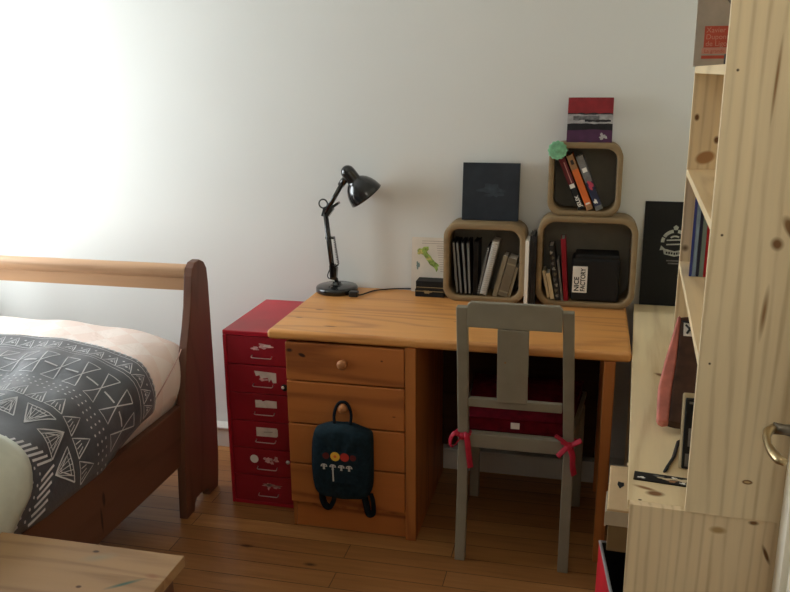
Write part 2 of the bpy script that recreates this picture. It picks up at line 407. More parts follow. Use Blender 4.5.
# door in the right wall
dr = MB().box(.288, .297, -2.36, -1.565, .01, 2.04, 'cream', .003)
do = struct(dr, 'door_1', (BX, BY, 0), BT)
fr = MB().box(.277, .297, -1.56, -1.495, 0, 2.10, 'cream', .002).box(.28, .297, -2.43, -2.365, 0, 2.10, 'cream', .003).box(.28, .297, -2.43, -1.50, 2.045, 2.10, 'cream', .003)
fr.build('door_frame', do, local=True)
HB, HZ = -1.63, .985
h = MB()
h.box(.279, .285, HB-.02, HB+.02, HZ-.10, HZ+.06, 'nickel', .004)
h.tube([(.282, HB, HZ), (.262, HB, HZ), (.240, HB, HZ+.001), (.222, HB, HZ+.002)], [.014, .0125, .009, .0105], 'nickel', 16)
lev = [(.222, HB, HZ+.002), (.212, HB-.012, HZ), (.208, HB-.03, HZ-.004), (.2085, HB-.05, HZ-.009), (.213, HB-.07, HZ-.013), (.220, HB-.088, HZ-.015), (.228, HB-.10, HZ-.015)]
h.tube(lev, [.0105, .010, .0075, .0065, .008, .0085, .006], 'brass', 14, flat=.75)
h.build('door_handle', do, local=True, label='worn brass and nickel lever handle')

# ------------------------------------------------------------------ bed
bed = empty('bed', 'red-brown wooden bed with tall tapered posts coloured as in shade and a top rail coloured as lit', 'bed', (-.955, -1.3, 0))
post = [(-.335,0),(-.41,0),(-.413,.022),(-.43,.034),(-.48,.042),(-.515,.042),(-.53,.028),(-.537,0),(-.60,0),(-.594,.1),(-.586,.23),(-.556,.42),(-.535,.52),(-.507,.63),(-.478,.70),(-.455,.77),(-.442,.83),(-.432,.875),(-.42,.903),(-.398,.920),(-.362,.923),(-.33,.908),(-.31,.88),(-.305,.82),(-.304,.6),(-.304,.4),(-.309,.25),(-.316,.12),(-.326,.05)]
for x0 in (-.377, -1.56): MB().prism(post, x0, x0+.032, 'bed', 'yz', .003).build('post', bed)
rail = []
for i in range(13):
    a = -math.pi/2+math.pi*1.0*i/12
for i in range(14):
    a = R(-130)+R(330-70)*i/13
    rail.append((-.40+.027*math.sin(a), .886+.026*math.cos(a)))
rail = [(-.418,.864)] + [(-.40-.028*math.cos(R(t)), .884+.028*math.sin(R(t))) for t in range(-35, 216, 12)] + [(-.386,.864),(-.386,.818),(-.416,.818)]
MB().prism(rail, -1.529, -.3765, 'bedx', 'yz', .0015).build('top_rail', bed, label='rounded top rail of the same wood, coloured as lit')
MB().box(-1.528, -.3775, -.42, -.39, .20, .42, 'bed', .003).build('lower_rail', bed)
for x0 in (-.388, -1.549): MB().box(x0, x0+.027, -2.42, -.505, .205, .425, 'bedy', .004).build('side_rail', bed)
for x0 in (-.382, -1.553): MB().box(x0, x0+.03, -2.50, -2.425, 0, .50, 'bed', .006).build('foot_post', bed)
MB().box(-1.523, -.385, -2.475, -2.45, .205, .47, 'bed', .004).build('foot_rail', bed)
sl = MB()
MB().box(-1.521, -.389, -2.40, -.44, .38, .40, 'bedx', .002).build('slat_base', bed)

# mattress: profile in x,z swept along y
XC = -.955
def mprof(grow=0.0, n=25):
    half = [(.30,.402),(.537,.402),(.555,.41),(.562,.428),(.574,.45),(.586,.485),(.590,.53),(.583,.58),(.567,.615),(.537,.642),(.477,.660),(.377,.677),(.257,.689),(.12,.696),(0,.698)]
    return half
def catmull(pts, k=4):
    out = []
    P = [Vector(p) for p in pts]
    for i in range(len(P)-1):
        p0 = P[max(i-1,0)]; p1 = P[i]; p2 = P[i+1]; p3 = P[min(i+2,len(P)-1)]
        for j in range(k):
            t = j/k
            out.append(.5*((2*p1)+(-p0+p2)*t+(2*p0-5*p1+4*p2-p3)*t*t+(-p0+3*p1-3*p2+p3)*t**3))
    out.append(P[-1]); return out
half = catmull([(a, z, 0) for a, z in mprof()], 3)
loop = [(XC+p.x, p.y) for p in half] + [(XC-p.x, p.y) for p in reversed(half[:-1])]
secs = [(-.452,.80),(-.458,.90),(-.470,.955),(-.49,.985),(-.52,1),(-.62,1),(-.75,1),(-1.1,1),(-1.6,1),(-2.1,1),(-2.34,1),(-2.38,.96),(-2.395,.86)]
mt = MB(); vs = []; fs = []; n = len(loop)
for y, k in secs:
    for x, z in loop:
        zz = .55+(z-.55)*(k if k < 1 else 1); kx = .97+.03*k if k < 1 else 1
        zz += .004*math.sin(x*23+y*9)*(1 if z > .6 else .3)
        vs.append((XC+(x-XC)*kx, y, max(.4015, zz)))
for i in range(len(secs)-1):
    for j in range(n): fs.append((i*n+j, i*n+(j+1) % n, (i+1)*n+(j+1) % n, (i+1)*n+j))
fs += [tuple(range(n)), tuple((len(secs)-1)*n+j for j in range(n-1, -1, -1))]
mt.add(vs, fs, 'sheet', smooth=True)
mo = tag(mt.build('mattress', loc=(XC, -1.4, .402)), 'mattress in a pale pink patterned fitted sheet on the brown bed', 'mattress')
M['seam'] = plain('seam_thread', (196, 160, 150), .9, .1)
seam = [(-.372,-.475,.642),(-.369,-.50,.628),(-.364,-.54,.606),(-.361,-.58,.588),(-.359,-.63,.565),(-.3595,-.68,.54),(-.361,-.74,.51)]
MB().tube(seam, .0022, 'seam', 8).build('corner_seam', mo)

# duvet
DH = catmull([(XC+a, z, 0) for a, z in [(.599,.478),(.608,.52),(.610,.56),(.601,.60),(.583,.635),(.552,.664),(.487,.685),(.377,.702),(.257,.713),(.12,.72),(0,.722)]], 5)
DP = DH + [Vector((2*XC-p.x, p.y, 0)) for p in reversed(DH[:-1])]
DL = [0.0]
for i in range(1, len(DP)): DL.append(DL[-1]+(DP[i]-DP[i-1]).length)
def prof_at(s):
    s = max(0, min(DL[-1], s))
    for i in range(1, len(DL)):
        if DL[i] >= s:
            k = (s-DL[i-1])/(DL[i]-DL[i-1]+1e-9); p = DP[i-1].lerp(DP[i], k); d = (DP[i]-DP[i-1]).normalized()
            return p, Vector((d.y, -d.x, 0)) if False else Vector((-(-d.y), 0, 0))
    return DP[-1], Vector((1,0,0))
def S(s, t, off=0.0):
    """duvet surface: s along the width from the right hem, t from the head edge towards the foot"""
    p, _ = prof_at(s); q, _ = prof_at(min(DL[-1], s+.004)); q0, _ = prof_at(max(0, s-.004))
    d = (q-q0).normalized(); nx, nz = d.y, -d.x
    if nz < 0 and abs(nx) < .7 : nx, nz = -nx, -nz
    if s < .25 and nx < 0: nx, nz = -nx, -nz
    if s > DL[-1]-.25 and nx > 0: nx, nz = -nx, -nz
    y = -.72-t-.012*math.sin(s*9+.6)*math.exp(-t*8)
    wr = .007*math.sin(s*17+t*6)+.006*math.sin(t*21-s*7)+.004*math.sin(s*41+t*13)
    edge = min(1, t/.05)**.5
    o = off + wr*min(1, (t+.02)/.15)*min(1, (s+.05)/.2) + .008*edge - .012*(1-edge)
    hem = (.012*math.sin(t*7.5+1.0)-.040*min(1, max(0, (t-.12)/.25)))*math.exp(-s*12)
    return Vector((p.x+nx*o, y, max(.43, p.y+nz*o+hem)))
dv = MB(); NS, NT_ = 96, 80; TL = 1.64
vs = []; fs = []
for lay in (0, 1):
    for i in range(NT_+1):
        t = TL*i/NT_
        for j in range(NS+1): vs.append(S(DL[-1]*j/NS, t, 0 if lay == 0 else -.010))
k = (NS+1)*(NT_+1)
for i in range(NT_):
    for j in range(NS):
        a = i*(NS+1)+j; q = (a, a+1, a+NS+2, a+NS+1); fs.append(q); fs.append(tuple(reversed([x+k for x in q])))
for i in range(NT_):
    a = i*(NS+1); fs.append((a, a+NS+1, a+NS+1+k, a+k)); a += NS; fs.append((a, a+k, a+NS+1+k, a+NS+1))
for j in range(NS):
    fs.append((j, j+k, j+1+k, j+1)); a = NT_*(NS+1)+j; fs.append((a, a+1, a+1+k, a+k))
dv.add(vs, fs, 'duvet', smooth=True)
def stroke(st, w=.006, off=.0022, closed=False):
    pts = []
    st = list(st) + ([st[0]] if closed else [])
    for (s0, t0), (s1, t1) in zip(st, st[1:]):
        L = math.hypot(s1-s0, t1-t0); m = max(1, int(L/.02))
        for i in range(m): pts.append((s0+(s1-s0)*i/m, t0+(t1-t0)*i/m))
    pts.append(st[-1])
    vs = []; fs = []
    w *= .78
    for i, (s, t) in enumerate(pts):
        a = pts[max(0, i-1)]; b = pts[min(len(pts)-1, i+1)]
        ds, dt = b[0]-a[0], b[1]-a[1]; L = math.hypot(ds, dt) or 1; ns, nt = -dt/L*w/2, ds/L*w/2
        vs += [S(s+ns, t+nt, off), S(s-ns, t-nt, off)]
    fs = [(2*i, 2*i+1, 2*i+3, 2*i+2) for i in range(len(pts)-1)]
    dv.add(vs, fs, 'duvetp')
def dot(s, t, r=.004):
    dv.add([S(s+r*math.cos(a*math.pi/3), t+r*math.sin(a*math.pi/3), .0022) for a in range(6)], [tuple(range(6))], 'duvetp')
SM = 1.05
x = .01
while x < SM:
    dot(x, .022, .006); dot(x+.011, .036, .004); x += .022
stroke([(.01,.052),(SM,.052)], .003)
x = .02
while x < SM:
    stroke([(x,.125),(x+.024,.068),(x+.048,.125)], .004, closed=True); dot(x+.024,.105,.005); dot(x+.048,.078,.004); stroke([(x+.012,.11),(x+.024,.085),(x+.036,.11)], .003); x += .052
stroke([(.01,.142),(SM,.142)], .003)
x = .05; i = 0
while x < SM:
    stroke([(x-.022,.182),(x+.022,.182),(x-.022,.322),(x+.022,.322)], .0045, closed=True)
    stroke([(x+.012,.252),(x+.056,.252)], .008); x += .072
for tt in (.35,.372,.394):
    x = .01
    while x < SM: dot(x, tt, .0036); x += .022
x = .015
while x < SM:
    stroke([(x,.478),(x+.026,.418),(x+.052,.478)], .004, closed=True)
    for q in range(3): stroke([(x+.010+.012*q,.474),(x+.020+.008*q,.452)], .003)
    x += .058
x = .03; i = 0
while x < SM:
    a, c = (.575,.50) if i % 2 else (.505,.58)
    tri = [(x,a),(x+.084,a),(x+.042,c)]; stroke(tri, .0045, closed=True)
    g = (x+.042, (2*a+c)/3)
    stroke([(g[0]+(p-g[0])*.55, g[1]+(q-g[1])*.55) for p, q in tri], .004, closed=True)
    for q in range(5): stroke([(x+.014+.014*q, a), (x+.042, c)], .0022)
    x += .078; i += 1
def feather(t0, t1, per, ph, ln=.075, step=.016):
    x = 0.02
    while x < SM:
        u = ((x+ph) % per)/per; z = abs(2*u-1); t = t0+(t1-t0)*z; d = 1 if u > .5 else -1
        stroke([(x, t), (x+.012*d, t+ln)], .0075); x += step
def zig(t0, t1, per, ph):
    x = .02
    while x < SM:
        u = ((x+ph) % per)/per; z = abs(2*u-1); dot(x, t0+(t1-t0)*z, .004); x += .02
feather(.57,.70,.30,.05,.07,.015); zig(.645,.785,.30,.05); feather(.675,.81,.30,.05,.06,.015); feather(.80,.95,.30,.20,.08); zig(.90,1.05,.30,.20); feather(.98,1.12,.30,.20)
duv = tag(dv.build('duvet', loc=(XC, -1.5, .70)), 'charcoal duvet printed with white triangles, hourglasses and dots, spread on the bed', 'duvet')
tb = MB(); vs = []; fs = []; NA, NB = 30, 34
for i in range(NA+1):
    for j in range(NB+1):
        s = .0+.50*j/NB
        t0 = .70+.03*math.sin(s*11)-.05*math.exp(-((s-.16)/.09)**2)+.5*max(0, s-.24)
        if s < .08: t0 += .09*(1-s/.08)
        t = t0+(1.58-t0)*i/NA
        k = min(1, i/2)
        vs.append(S(s, t, .004+.012*k+.006*math.sin(9*t+14*s)*k))
for i in range(NA):
    for j in range(NB): a = i*(NB+1)+j; fs.append((a, a+1, a+NB+2, a+NB+1))
tb.add(vs, fs, 'duvetb', smooth=True)
for o_ in (bed, mo, duv): o_.location.x += .012
tb.v = [v+Vector((.012, 0, 0)) for v in tb.v]
tbo = tb.build('turned_back_corner', duv, label='plain pale green reverse side')
sol = tbo.modifiers.new('thick', 'SOLIDIFY'); sol.thickness = .006; sol.offset = 1

# ------------------------------------------------------------------ low bench table in front
bt = empty('bench_table', 'low table with a worn paint-stained plank top beside the bed side rail', 'table', (-.06, -2.0, 0))
MB().box(-.29, .187, -2.45, -1.572, .493, .52, 'bench', .002).build('table_top', bt)
MB().box(-.28, .165, -1.612, -1.592, .42, .492, 'bed', .002).box(-.28, .165, -2.43, -2.41, .42, .492, 'bed', .002).box(.147, .167, -2.409, -1.613, .42, .492, 'bed', .002).box(-.28, -.26, -2.409, -1.613, .42, .492, 'bed', .002).build('apron', bt)
for x0 in (-.258, .106):
    for y0 in (-2.408, -1.655): MB().box(x0, x0+.04, y0, y0+.04, 0, .492, 'bed', .003).build('leg', bt)

# ------------------------------------------------------------------ red drawer cabinet
cb = empty('drawer_cabinet', 'narrow red metal cabinet of six drawers between the bed and the desk', 'cabinet', (-.085, -.23, 0))
x0, x1, yf, yb, H = -.224, .055, -.4427, -.014, .686
m = MB()
m.box(x0, x1, yf+.02, yb, 0, H-.012, 'red', .002)
m.box(x0, x1, yf, yb, H-.018, H, 'red', .003)
m.box(x0, x0+.012, yf, yf+.021, 0, H-.018, 'red', .001).box(x1-.012, x1, yf, yf+.021, 0, H-.018, 'red', .001).box(x0+.012, x1-.012, yf+.001, yf+.021, 0, .012, 'red', .001)
m.build('body', cb)
dz = (H-.018-.012)/6
for i in range(6):
    zt = H-.018-i*dz-.0015; zb = zt-dz+.003; yy = yf+.002
    d = MB().box(x0+.0135, x1-.0135, yy, yy+.016, zb, zt, 'redd', .002).build('drawer', cb)
    zm = (zt+zb)/2; xm = -.075
    hw = MB()
    hw.tube([(xm-.038, yy-.001, zm-.016), (xm-.038, yy-.012, zm-.021), (xm-.034, yy-.014, zm-.022), (xm+.034, yy-.014, zm-.022), (xm+.038, yy-.012, zm-.021), (xm+.038, yy-.001, zm-.016)], .0018, 'wire', 8)
    hw.build('handle', d)
    lb = MB(); yl = yy-.0006
    if i == 0:
        lb.poly(blob(xm+.012, yl, zm+.020, .026, .009, 3), 'residue'); lb.poly(blob(xm-.026, yl, zm+.010, .014, .007, 5), 'residue'); lb.poly(blob(xm+.02, yl-.0002, zm+.022, .014, .004, 9), 'label')
    elif i == 1:
        lb.poly([(xm-.034,yl,zm+.034),(xm+.05,yl,zm+.030),(xm+.05,yl,zm-.008),(xm+.036,yl,zm-.009),(xm+.03,yl,zm+.006),(xm+.022,yl,zm-.007),(xm+.018,yl,zm+.010),(xm-.01,yl,zm+.006),(xm-.014,yl,zm+.018),(xm-.028,yl,zm+.014)], 'label'); lb.poly(blob(xm+.0,yl,zm+.002,.018,.005,21), 'residue')
    elif i == 2:
        lb.poly([(xm-.036,yl,zm+.030),(xm-.012,yl,zm+.031),(xm-.006,yl,zm+.026),(xm+.006,yl,zm+.031),(xm+.047,yl,zm+.030),(xm+.047,yl,zm+.003),(xm-.036,yl,zm+.001)], 'label')
    elif i == 3:
        lb.poly([(xm-.038,yl,zm+.032),(xm+.042,yl,zm+.033),(xm+.046,yl,zm+.026),(xm+.046,yl,zm+.002),(xm+.04,yl,zm-.003),(xm-.038,yl,zm-.004)], 'label'); lb.poly([(xm-.008,yl-.0004,zm+.016),(xm+.026,yl-.0004,zm+.018),(xm+.026,yl-.0004,zm+.0145),(xm-.008,yl-.0004,zm+.0125)], 'ink')
    elif i == 4:
        lb.poly(disc((xm-.052, yl, zm+.012), .0165), 'white'); lb.poly(blob(xm+.002,yl,zm+.012,.016,.011,31), 'residue'); lb.poly(blob(xm+.034,yl,zm+.016,.009,.011,33), 'residue'); lb.poly(blob(xm+.018,yl,zm+.002,.006,.007,35), 'residue')
    else:
        lb.poly(blob(xm+.008,yl,zm+.018,.034,.005,41), 'residue'); lb.poly(blob(xm+.0,yl,zm+.014,.008,.013,43), 'residue'); lb.poly(blob(xm+.03,yl,zm+.012,.014,.006,45), 'residue')
    lb.build('paper_label', d, label=['torn pinkish sticker remains', 'half torn white label', 'whole white label', 'white label with a written line', 'round white sticker and scraps', 'pinkish sticker scraps'][i])
for (xx, zz, nm, lab) in ((.006, .482, 'magnet', 'round black and white magnet on the red cabinet front'), (.006, .187, 'magnet', 'small white round magnet low on the red cabinet front')):
    g = MB(); X = face((xx, yf+.0018, zz), (1,0,0), (0,0,1))
    r = .0125 if zz > .3 else .0075
    g.lathe([(0,.001),(r,.001),(r,.004),(r*.8,.006),(0,.0065)], 'black' if zz > .3 else 'white', X)
    if zz > .3: g.lathe([(0,.0066),(.0055,.0066),(.005,.0078),(0,.008)], 'white', X @ Matrix.Translation((-.005,.001,0)))
    tag(g.build(nm, loc=(xx, yf, zz)), lab, 'magnet')

# ------------------------------------------------------------------ desk
dk = empty('desk', 'honey pine desk with a drawer pedestal on the left against the back wall', 'desk', (.6, -.28, 0))
ZT = .74
MB().box(0, 1.193, -.572, .055, ZT-.033, ZT, 'desk', .012, seg=4).build('desktop', dk)
px0, px1, pyf = .062, .514, -.5666
pd = MB()
pd.box(px0, px0+.012, pyf+.017, -.012, .0, ZT-.034, 'deskv', .001).box(px1-.036, px1, pyf, -.012, 0, ZT-.034, 'deskv', .002)
pd.box(px0+.012, px1-.036, -.03, -.012, .08, ZT-.034, 'deskv').box(px0+.012, px1-.036, pyf+.02, -.03, .085, .10, 'deskv')
pd.box(px0+.012, px1-.036, pyf+.022, pyf+.036, 0, .085, 'deskd', .001)
pd.build('pedestal', dk)
zs = [.703, .563, .406, .254, .102]
for i in range(4):
    d = MB().box(px0+.001, px1-.038, pyf-.002, pyf+.016, zs[i+1]+.003, zs[i]-(.003 if i == 0 else .002), 'deskd', .003).build('drawer', dk)
    if i < 2:
        zk = (.641, .484)[i]
        X = face((.270, pyf-.002, zk), (1,0,0), (0,0,1))
        MB().lathe([(.011,0),(.009,.008),(.010,.014),(.016,.020),(.0175,.027),(.014,.033),(.006,.036),(0,.0365)], 'knob', X, 24).build('knob', d)
MB().box(1.112, 1.147, -.566, -.522, 0, ZT-.034, 'deskv', .004).build('leg', dk)
MB().box(1.112, 1.147, -.07, -.03, 0, ZT-.034, 'deskv', .004).build('leg', dk)
MB().box(1.120, 1.140, -.521, -.071, .60, ZT-.034, 'deskv', .002).build('side_rail', dk)
MB().box(px1+.001, 1.111, -.058, -.042, .62, ZT-.034, 'deskv', .002).build('back_rail', dk)
MB().box(px1+.001, 1.111, -.041, -.033, .13, ZT-.034, 'deskb', .001).build('back_panel', dk, label='back panel coloured as in shade')

cbm = MB().tube(catmull([(.55,-.066,.70),(.565,-.068,.62),(.572,-.068,.54),(.60,-.068,.42),(.62,-.068,.30),(.66,-.068,.262),(.70,-.068,.285),(.73,-.068,.40),(.74,-.066,.60)], 5), .003, 'black', 8)
tag(cbm.build('power_cable', loc=(.62,-.03,.45)), 'thin dark cable drooping behind the desk under the top', 'cable')

# ------------------------------------------------------------------ backpack on the second knob
bp = empty('backpack', 'small dark teal child backpack hanging from a desk drawer knob', 'backpack', (.27, -.60, .14))
out = [(.170,.418),(.20,.432),(.235,.440),(.30,.440),(.335,.432),(.372,.416),(.381,.39),(.382,.30),(.380,.22),(.368,.176),(.33,.160),(.27,.156),(.20,.162),(.172,.178),(.160,.21),(.159,.30),(.162,.39)]
out = [(p.x, p.y) for p in catmull([(a, z, 0) for a, z in out+[out[0]]], 3)][:-1]
cx, cz = .27, .295
out = [(cx+(a-cx)*.93, cz+(c-cz)*.95+.003) for a, c in out]
m = MB(); vs = []; fs = []; n = len(out)
lays = [(-.5735,.90),(-.578,.97),(-.59,1.0),(-.61,1.0),(-.626,.985),(-.638,.94),(-.645,.85),(-.648,.65),(-.6485,.35)]
for y, k in lays:
    for x, z in out:
        wv = .004*math.sin(x*90+z*30)*(1-abs(k-.9))
        vs.append((cx+(x-cx)*k, y+wv*(.6 if k < .99 else .2), cz+(z-cz)*k))
for i in range(len(lays)-1):
    for j in range(n): fs.append((i*n+j, i*n+(j+1) % n, (i+1)*n+(j+1) % n, (i+1)*n+j))
fs += [tuple(range(n)), tuple((len(lays)-1)*n+j for j in range(n-1, -1, -1))]
m.add(vs, fs, 'denim', smooth=True)
bo = m.build('body', bp)
pr = MB(); yp = -.652
for x, r, mm in ((.224,.012,'brownp'),(.256,.0165,'yellow'),(.289,.0155,'redp'),(.318,.011,'brownp')): pr.poly(disc((x, yp, .336), r), mm)
pr.poly(disc((.256, yp-.0004, .336), .005), 'orangeb')
for x in (.216,.247,.277,.304):
    pr.poly([(x-.012,yp,.296),(x-.010,yp,.303),(x-.004,yp,.3065),(x+.004,yp,.3065),(x+.010,yp,.303),(x+.012,yp,.296)], 'whitep'); pr.poly([(x-.003,yp,.296),(x+.003,yp,.296),(x+.004,yp,.286),(x-.004,yp,.286)], 'whitep')
    pr.poly(disc((x-.005,yp-.0004,.3005), .002, 8), 'denimd'); pr.poly(disc((x+.005,yp-.0004,.3005), .002, 8), 'denimd')
pr.poly([(.2445,yp,.286),(.2495,yp,.286),(.2505,yp,.244),(.2455,yp,.244)], 'whitep')
# a thin patch carries the print
pr.box(.205, .334, yp+.0004, yp+.004, .24, .352, 'denim')
pr.build('printed_patch', bp, label='row of coloured discs above four white mushrooms')
MB().tube(catmull([(.243,-.605,.435),(.240,-.600,.455),(.243,-.595,.480),(.255,-.592,.503),(.270,-.591,.509),(.285,-.592,.503),(.297,-.595,.480),(.300,-.600,.455),(.297,-.605,.435)], 4), .0055, 'denimd', 8).build('hanging_loop', bp)
MB().tube(catmull([(.174,-.61,.395),(.167,-.612,.36),(.164,-.613,.28),(.167,-.612,.22)], 4), .0045, 'denim', 8).build('piping', bp)
for a in ([(.185,-.585,.175),(.186,-.590,.145),(.197,-.592,.118),(.213,-.592,.112),(.226,-.588,.135),(.232,-.584,.17)], [(.335,-.585,.17),(.345,-.59,.135),(.352,-.592,.105),(.362,-.592,.100),(.370,-.590,.110),(.368,-.588,.15),(.36,-.585,.175)]):
    MB().tube(catmull(a, 4), .0125, 'denimd', 8, flat=.55).build('shoulder_strap', bp)

# ------------------------------------------------------------------ desk lamp
lp = empty('desk_lamp', 'black jointed architect lamp standing on the left end of the desk', 'lamp', (.085, -.032, ZT))
LY = -.032
X = Matrix.Translation((.085, LY, ZT))
MB().lathe([(.080,.0005),(.083,.003),(.083,.018),(.080,.023),(.07,.026),(.03,.028),(.018,.030),(.016,.040),(0,.040)], 'blackg', X, 48).build('base', lp)
def dirbars(a, b_, off, r, mat, mb):
    for s in (-1, 1): mb.tube([(a[0], LY+s*off, a[1]), (b_[0], LY+s*off, b_[1])], r, mat, 8)
J0, J1, J2 = (.071, .800), (.046, 1.052), (.118, 1.170)
st = MB(); st.tube([(.085,LY,ZT+.035),(.082,LY,.79),(.075,LY,.80)], .008, 'blackg', 12); st.prism([(.060,.79),(.084,.786),(.089,.835),(.079,.85),(.058,.845)], LY-.012, LY+.012, 'blackg', 'xz', .002); st.build('stem', lp)
la = MB(); dirbars(J0, J1, .0095, .0072, 'blackg', la); la.prism([(.046,.952),(.078,.952),(.078,.960),(.046,.960)], LY-.011, LY+.011, 'blackg', 'xz'); la.build('lower_arm', lp)
def spring(a, b_, r=.004, turns=16):
    pts = []
    A = Vector((a[0], LY, a[1])); B = Vector((b_[0], LY, b_[1])); t = (B-A).normalized(); u = Vector((0,1,0)); w = t.cross(u)
    for i in range(turns*8+1):
        g = 2*math.pi*i/8; pts.append(A+(B-A)*(i/(turns*8))+u*(r*math.cos(g))+w*(r*math.sin(g)))
    return pts
MB().tube(spring((.078,.955),(.093,.848)), .0014, 'blackm', 6).tube([(.093,LY,.848),(.082,LY,.842)], .003, 'blackm', 6).build('spring', lp)
el = MB(); el.prism([(.031,1.042),(.058,1.036),(.080,1.066),(.070,1.086),(.041,1.076)], LY-.013, LY+.013, 'blackg', 'xz', .002)
ring = [(.038+.017*math.cos(R(a)), LY, 1.088+.017*math.sin(R(a))) for a in range(0, 360, 15)]
el.tube(ring, .003, 'blackg', 8, closed=True); el.build('elbow', lp)
ua = MB(); dirbars(J1, J2, .0095, .0075, 'blackg', ua); ua.prism([(.074,1.082),(.100,1.098),(.104,1.090),(.080,1.072)], LY-.011, LY+.011, 'blackg', 'xz'); ua.build('upper_arm', lp)
ax = Vector((.079, .030, -.112)).normalized(); o = Vector((.127, LY-.014, 1.234))
ux = ax.orthogonal().normalized(); X = face(o, ux, ax.cross(ux))
hd = MB(); hd.tube([(.110,LY,1.160),(.124,LY-.002,1.178),(.140,LY-.006,1.196)], [.013,.014,.011], 'blackg', 10)
hd.lathe([(0,0),(.010,.002),(.019,.008),(.0255,.018),(.0275,.030),(.0275,.062),(.0285,.066),(.036,.071),(.047,.082),(.057,.098),(.0645,.117),(.0685,.136),(.0695,.143),(.0675,.143),(.066,.136),(.062,.117),(.054,.099),(.044,.084),(.028,.074),(0,.074)], 'blackg', X, 48)
sh = hd.build('lamp_shade', lp)
MB().lathe([(.012,.076),(.014,.09),(.022,.108),(.022,.118),(.014,.129),(0,.132)], 'bulb', X, 20).build('bulb', sh)
co = MB(); co.tube(catmull([(.052,LY+.01,ZT+.0265+.02),(.044,LY+.01,.80),(.058,LY+.012,.835)], 5), .0022, 'black', 8)
co.build('arm_wire', lp); co = MB(); co.tube(catmull([(.186,-.097,ZT+.009),(.200,-.085,ZT+.006),(.23,-.01,ZT+.0045),(.27,.02,ZT+.0045),(.31,.038,ZT+.0045),(.345,.046,ZT+.0045),(.368,.050,ZT+.0045)], 5), .0028, 'black', 8); co.build('cord', lp)
MB().box(.156, .190, -.112, -.083, ZT+.001, ZT+.022, 'blackm', .003).build('switch', lp)

# ------------------------------------------------------------------ three rounded wall cubes
def cube(x0, x1, z0, z1, rad, th, y0, y1, label):
    def rr(x0, x1, z0, z1, r, n=9):
        p = []
        for cx, cz, a0 in ((x1-r, z1-r, 0), (x0+r, z1-r, 90), (x0+r, z0+r, 180), (x1-r, z0+r, 270)):
            for i in range(n+1): a = R(a0+90*i/n); p.append((cx+r*math.cos(a), cz+r*math.sin(a)))
        return p
    O = rr(x0, x1, z0, z1, rad); I = rr(x0+th, x1-th, z0+th, z1-th, rad-th*.6); n = len(O)
    m = MB(); vs = []; e = .002
    for P, ys in ((O, (y0+e, y1-e)), (I, (y0+e, y1-e))):
        for y in ys: vs += [(a, y, c) for a, c in P]
    def sh(P, k):
        q = []
        for a, c in P: q.append((a, c))
        return q
    # front/back faces slightly inset for a soft edge
    Of = rr(x0+e, x1-e, z0+e, z1-e, rad-e); If = rr(x0+th-e, x1-th+e, z0+th-e, z1-th+e, rad-th*.6+e)
    vs += [(a, y0, c) for a, c in Of] + [(a, y0, c) for a, c in If] + [(a, y1, c) for a, c in Of] + [(a, y1, c) for a, c in If]
    fs = []
    def strip(a, b_):
        for j in range(n): fs.append((a*n+j, a*n+(j+1) % n, b_*n+(j+1) % n, b_*n+j))
    strip(0, 1); strip(3, 2); strip(4, 0); strip(2, 5); strip(5, 4); strip(1, 6); strip(6, 7); strip(7, 3)
    b_ = bmesh.new(); V = [b_.verts.new(v) for v in vs]
    for f in fs: b_.faces.new([V[i] for i in f])
    bmesh.ops.recalc_face_normals(b_, faces=b_.faces)
    m.bm(b_, 'ply', None, True)
    o = m.build('storage_cube', loc=((x0+x1)/2, (y0+y1)/2, z0))
    MB().prism(rr(x0+th+.0008, x1-th-.0008, z0+th+.0008, z1-th-.0008, rad-th*.6), y1-.010, y1-.004, 'backing', 'xz').build('back_panel', o, label='dark grey-brown back')
    return tag(o, label, 'shelf', 'rounded storage cubes')
CY = -.08
cube(.519, .823, ZT, 1.037, .052, .021, CY, .056, 'rounded plywood cube holding spiral notebooks, under the black canvas')
cube(.864, 1.216, ZT, 1.073, .058, .019, CY, .056, 'largest rounded plywood cube, holding a black bag and a red book')
cube(.893, 1.149, 1.0735, 1.333, .052, .019, CY+.02, .056, 'small rounded plywood cube stacked on top of the largest cube')

# ------------------------------------------------------------------ books
def book(name, label, xb, zb, wd, ht, dp, yf, ang, cover, group, spine=None, pages='white', cat='book', extra=None, coil=None, coilr=.005):
    """a book standing with its spine to the front; xb = bottom-left of the spine, ang = lean to the right"""
    piv = xb+wd if ang > 0 else xb
    r = empty(name, label, cat, (piv, yf+dp/2, zb), 0, group)
    r.rotation_euler = (0, R(ang), 0); r.matrix_basis = Matrix.Translation((piv, yf+dp/2, zb)) @ Matrix.Rotation(R(ang), 4, 'Y')
    a0, a1 = (-wd, 0) if ang > 0 else (0, wd); t = min(.0022, wd*.2); h2 = dp/2
    m = MB().box(a0, a0+t, -h2, h2, 0, ht, cover).box(a1-t, a1, -h2, h2, 0, ht, cover)
    if coil is None: m.box(a0+t, a1-t, -h2, -h2+t, 0, ht, cover)
    if spine:
        for z0, z1, c in spine: m.box(a0-.0002, a1+.0002, -h2-.0006, -h2+.0004, ht*z0, ht*z1, c)
    if extra: extra(m, a0, a1, -h2-.0012, ht)
    m.build('cover', r, local=True)
    MB().box(a0+t, a1-t, -h2+(t if coil is None else .004), h2-.003, .003, ht-.003, pages).build('pages', r, local=True)
    if coil:
        k = int(ht/.0085); pts = []
        for i in range(k*8):
            g = 2*math.pi*i/8; pts.append(((a0+a1)/2+coilr*math.cos(g)*.9, -h2+coilr*.2+coilr*math.sin(g), .006+(ht-.012)*i/(k*8)))
        MB().tube(pts, .0011 if coilr < .009 else .0024, coil, 5).build('spiral_binding', r, local=True)
    return r
G1 = 'notebooks and books in the left cube'
zi = ZT+.0215
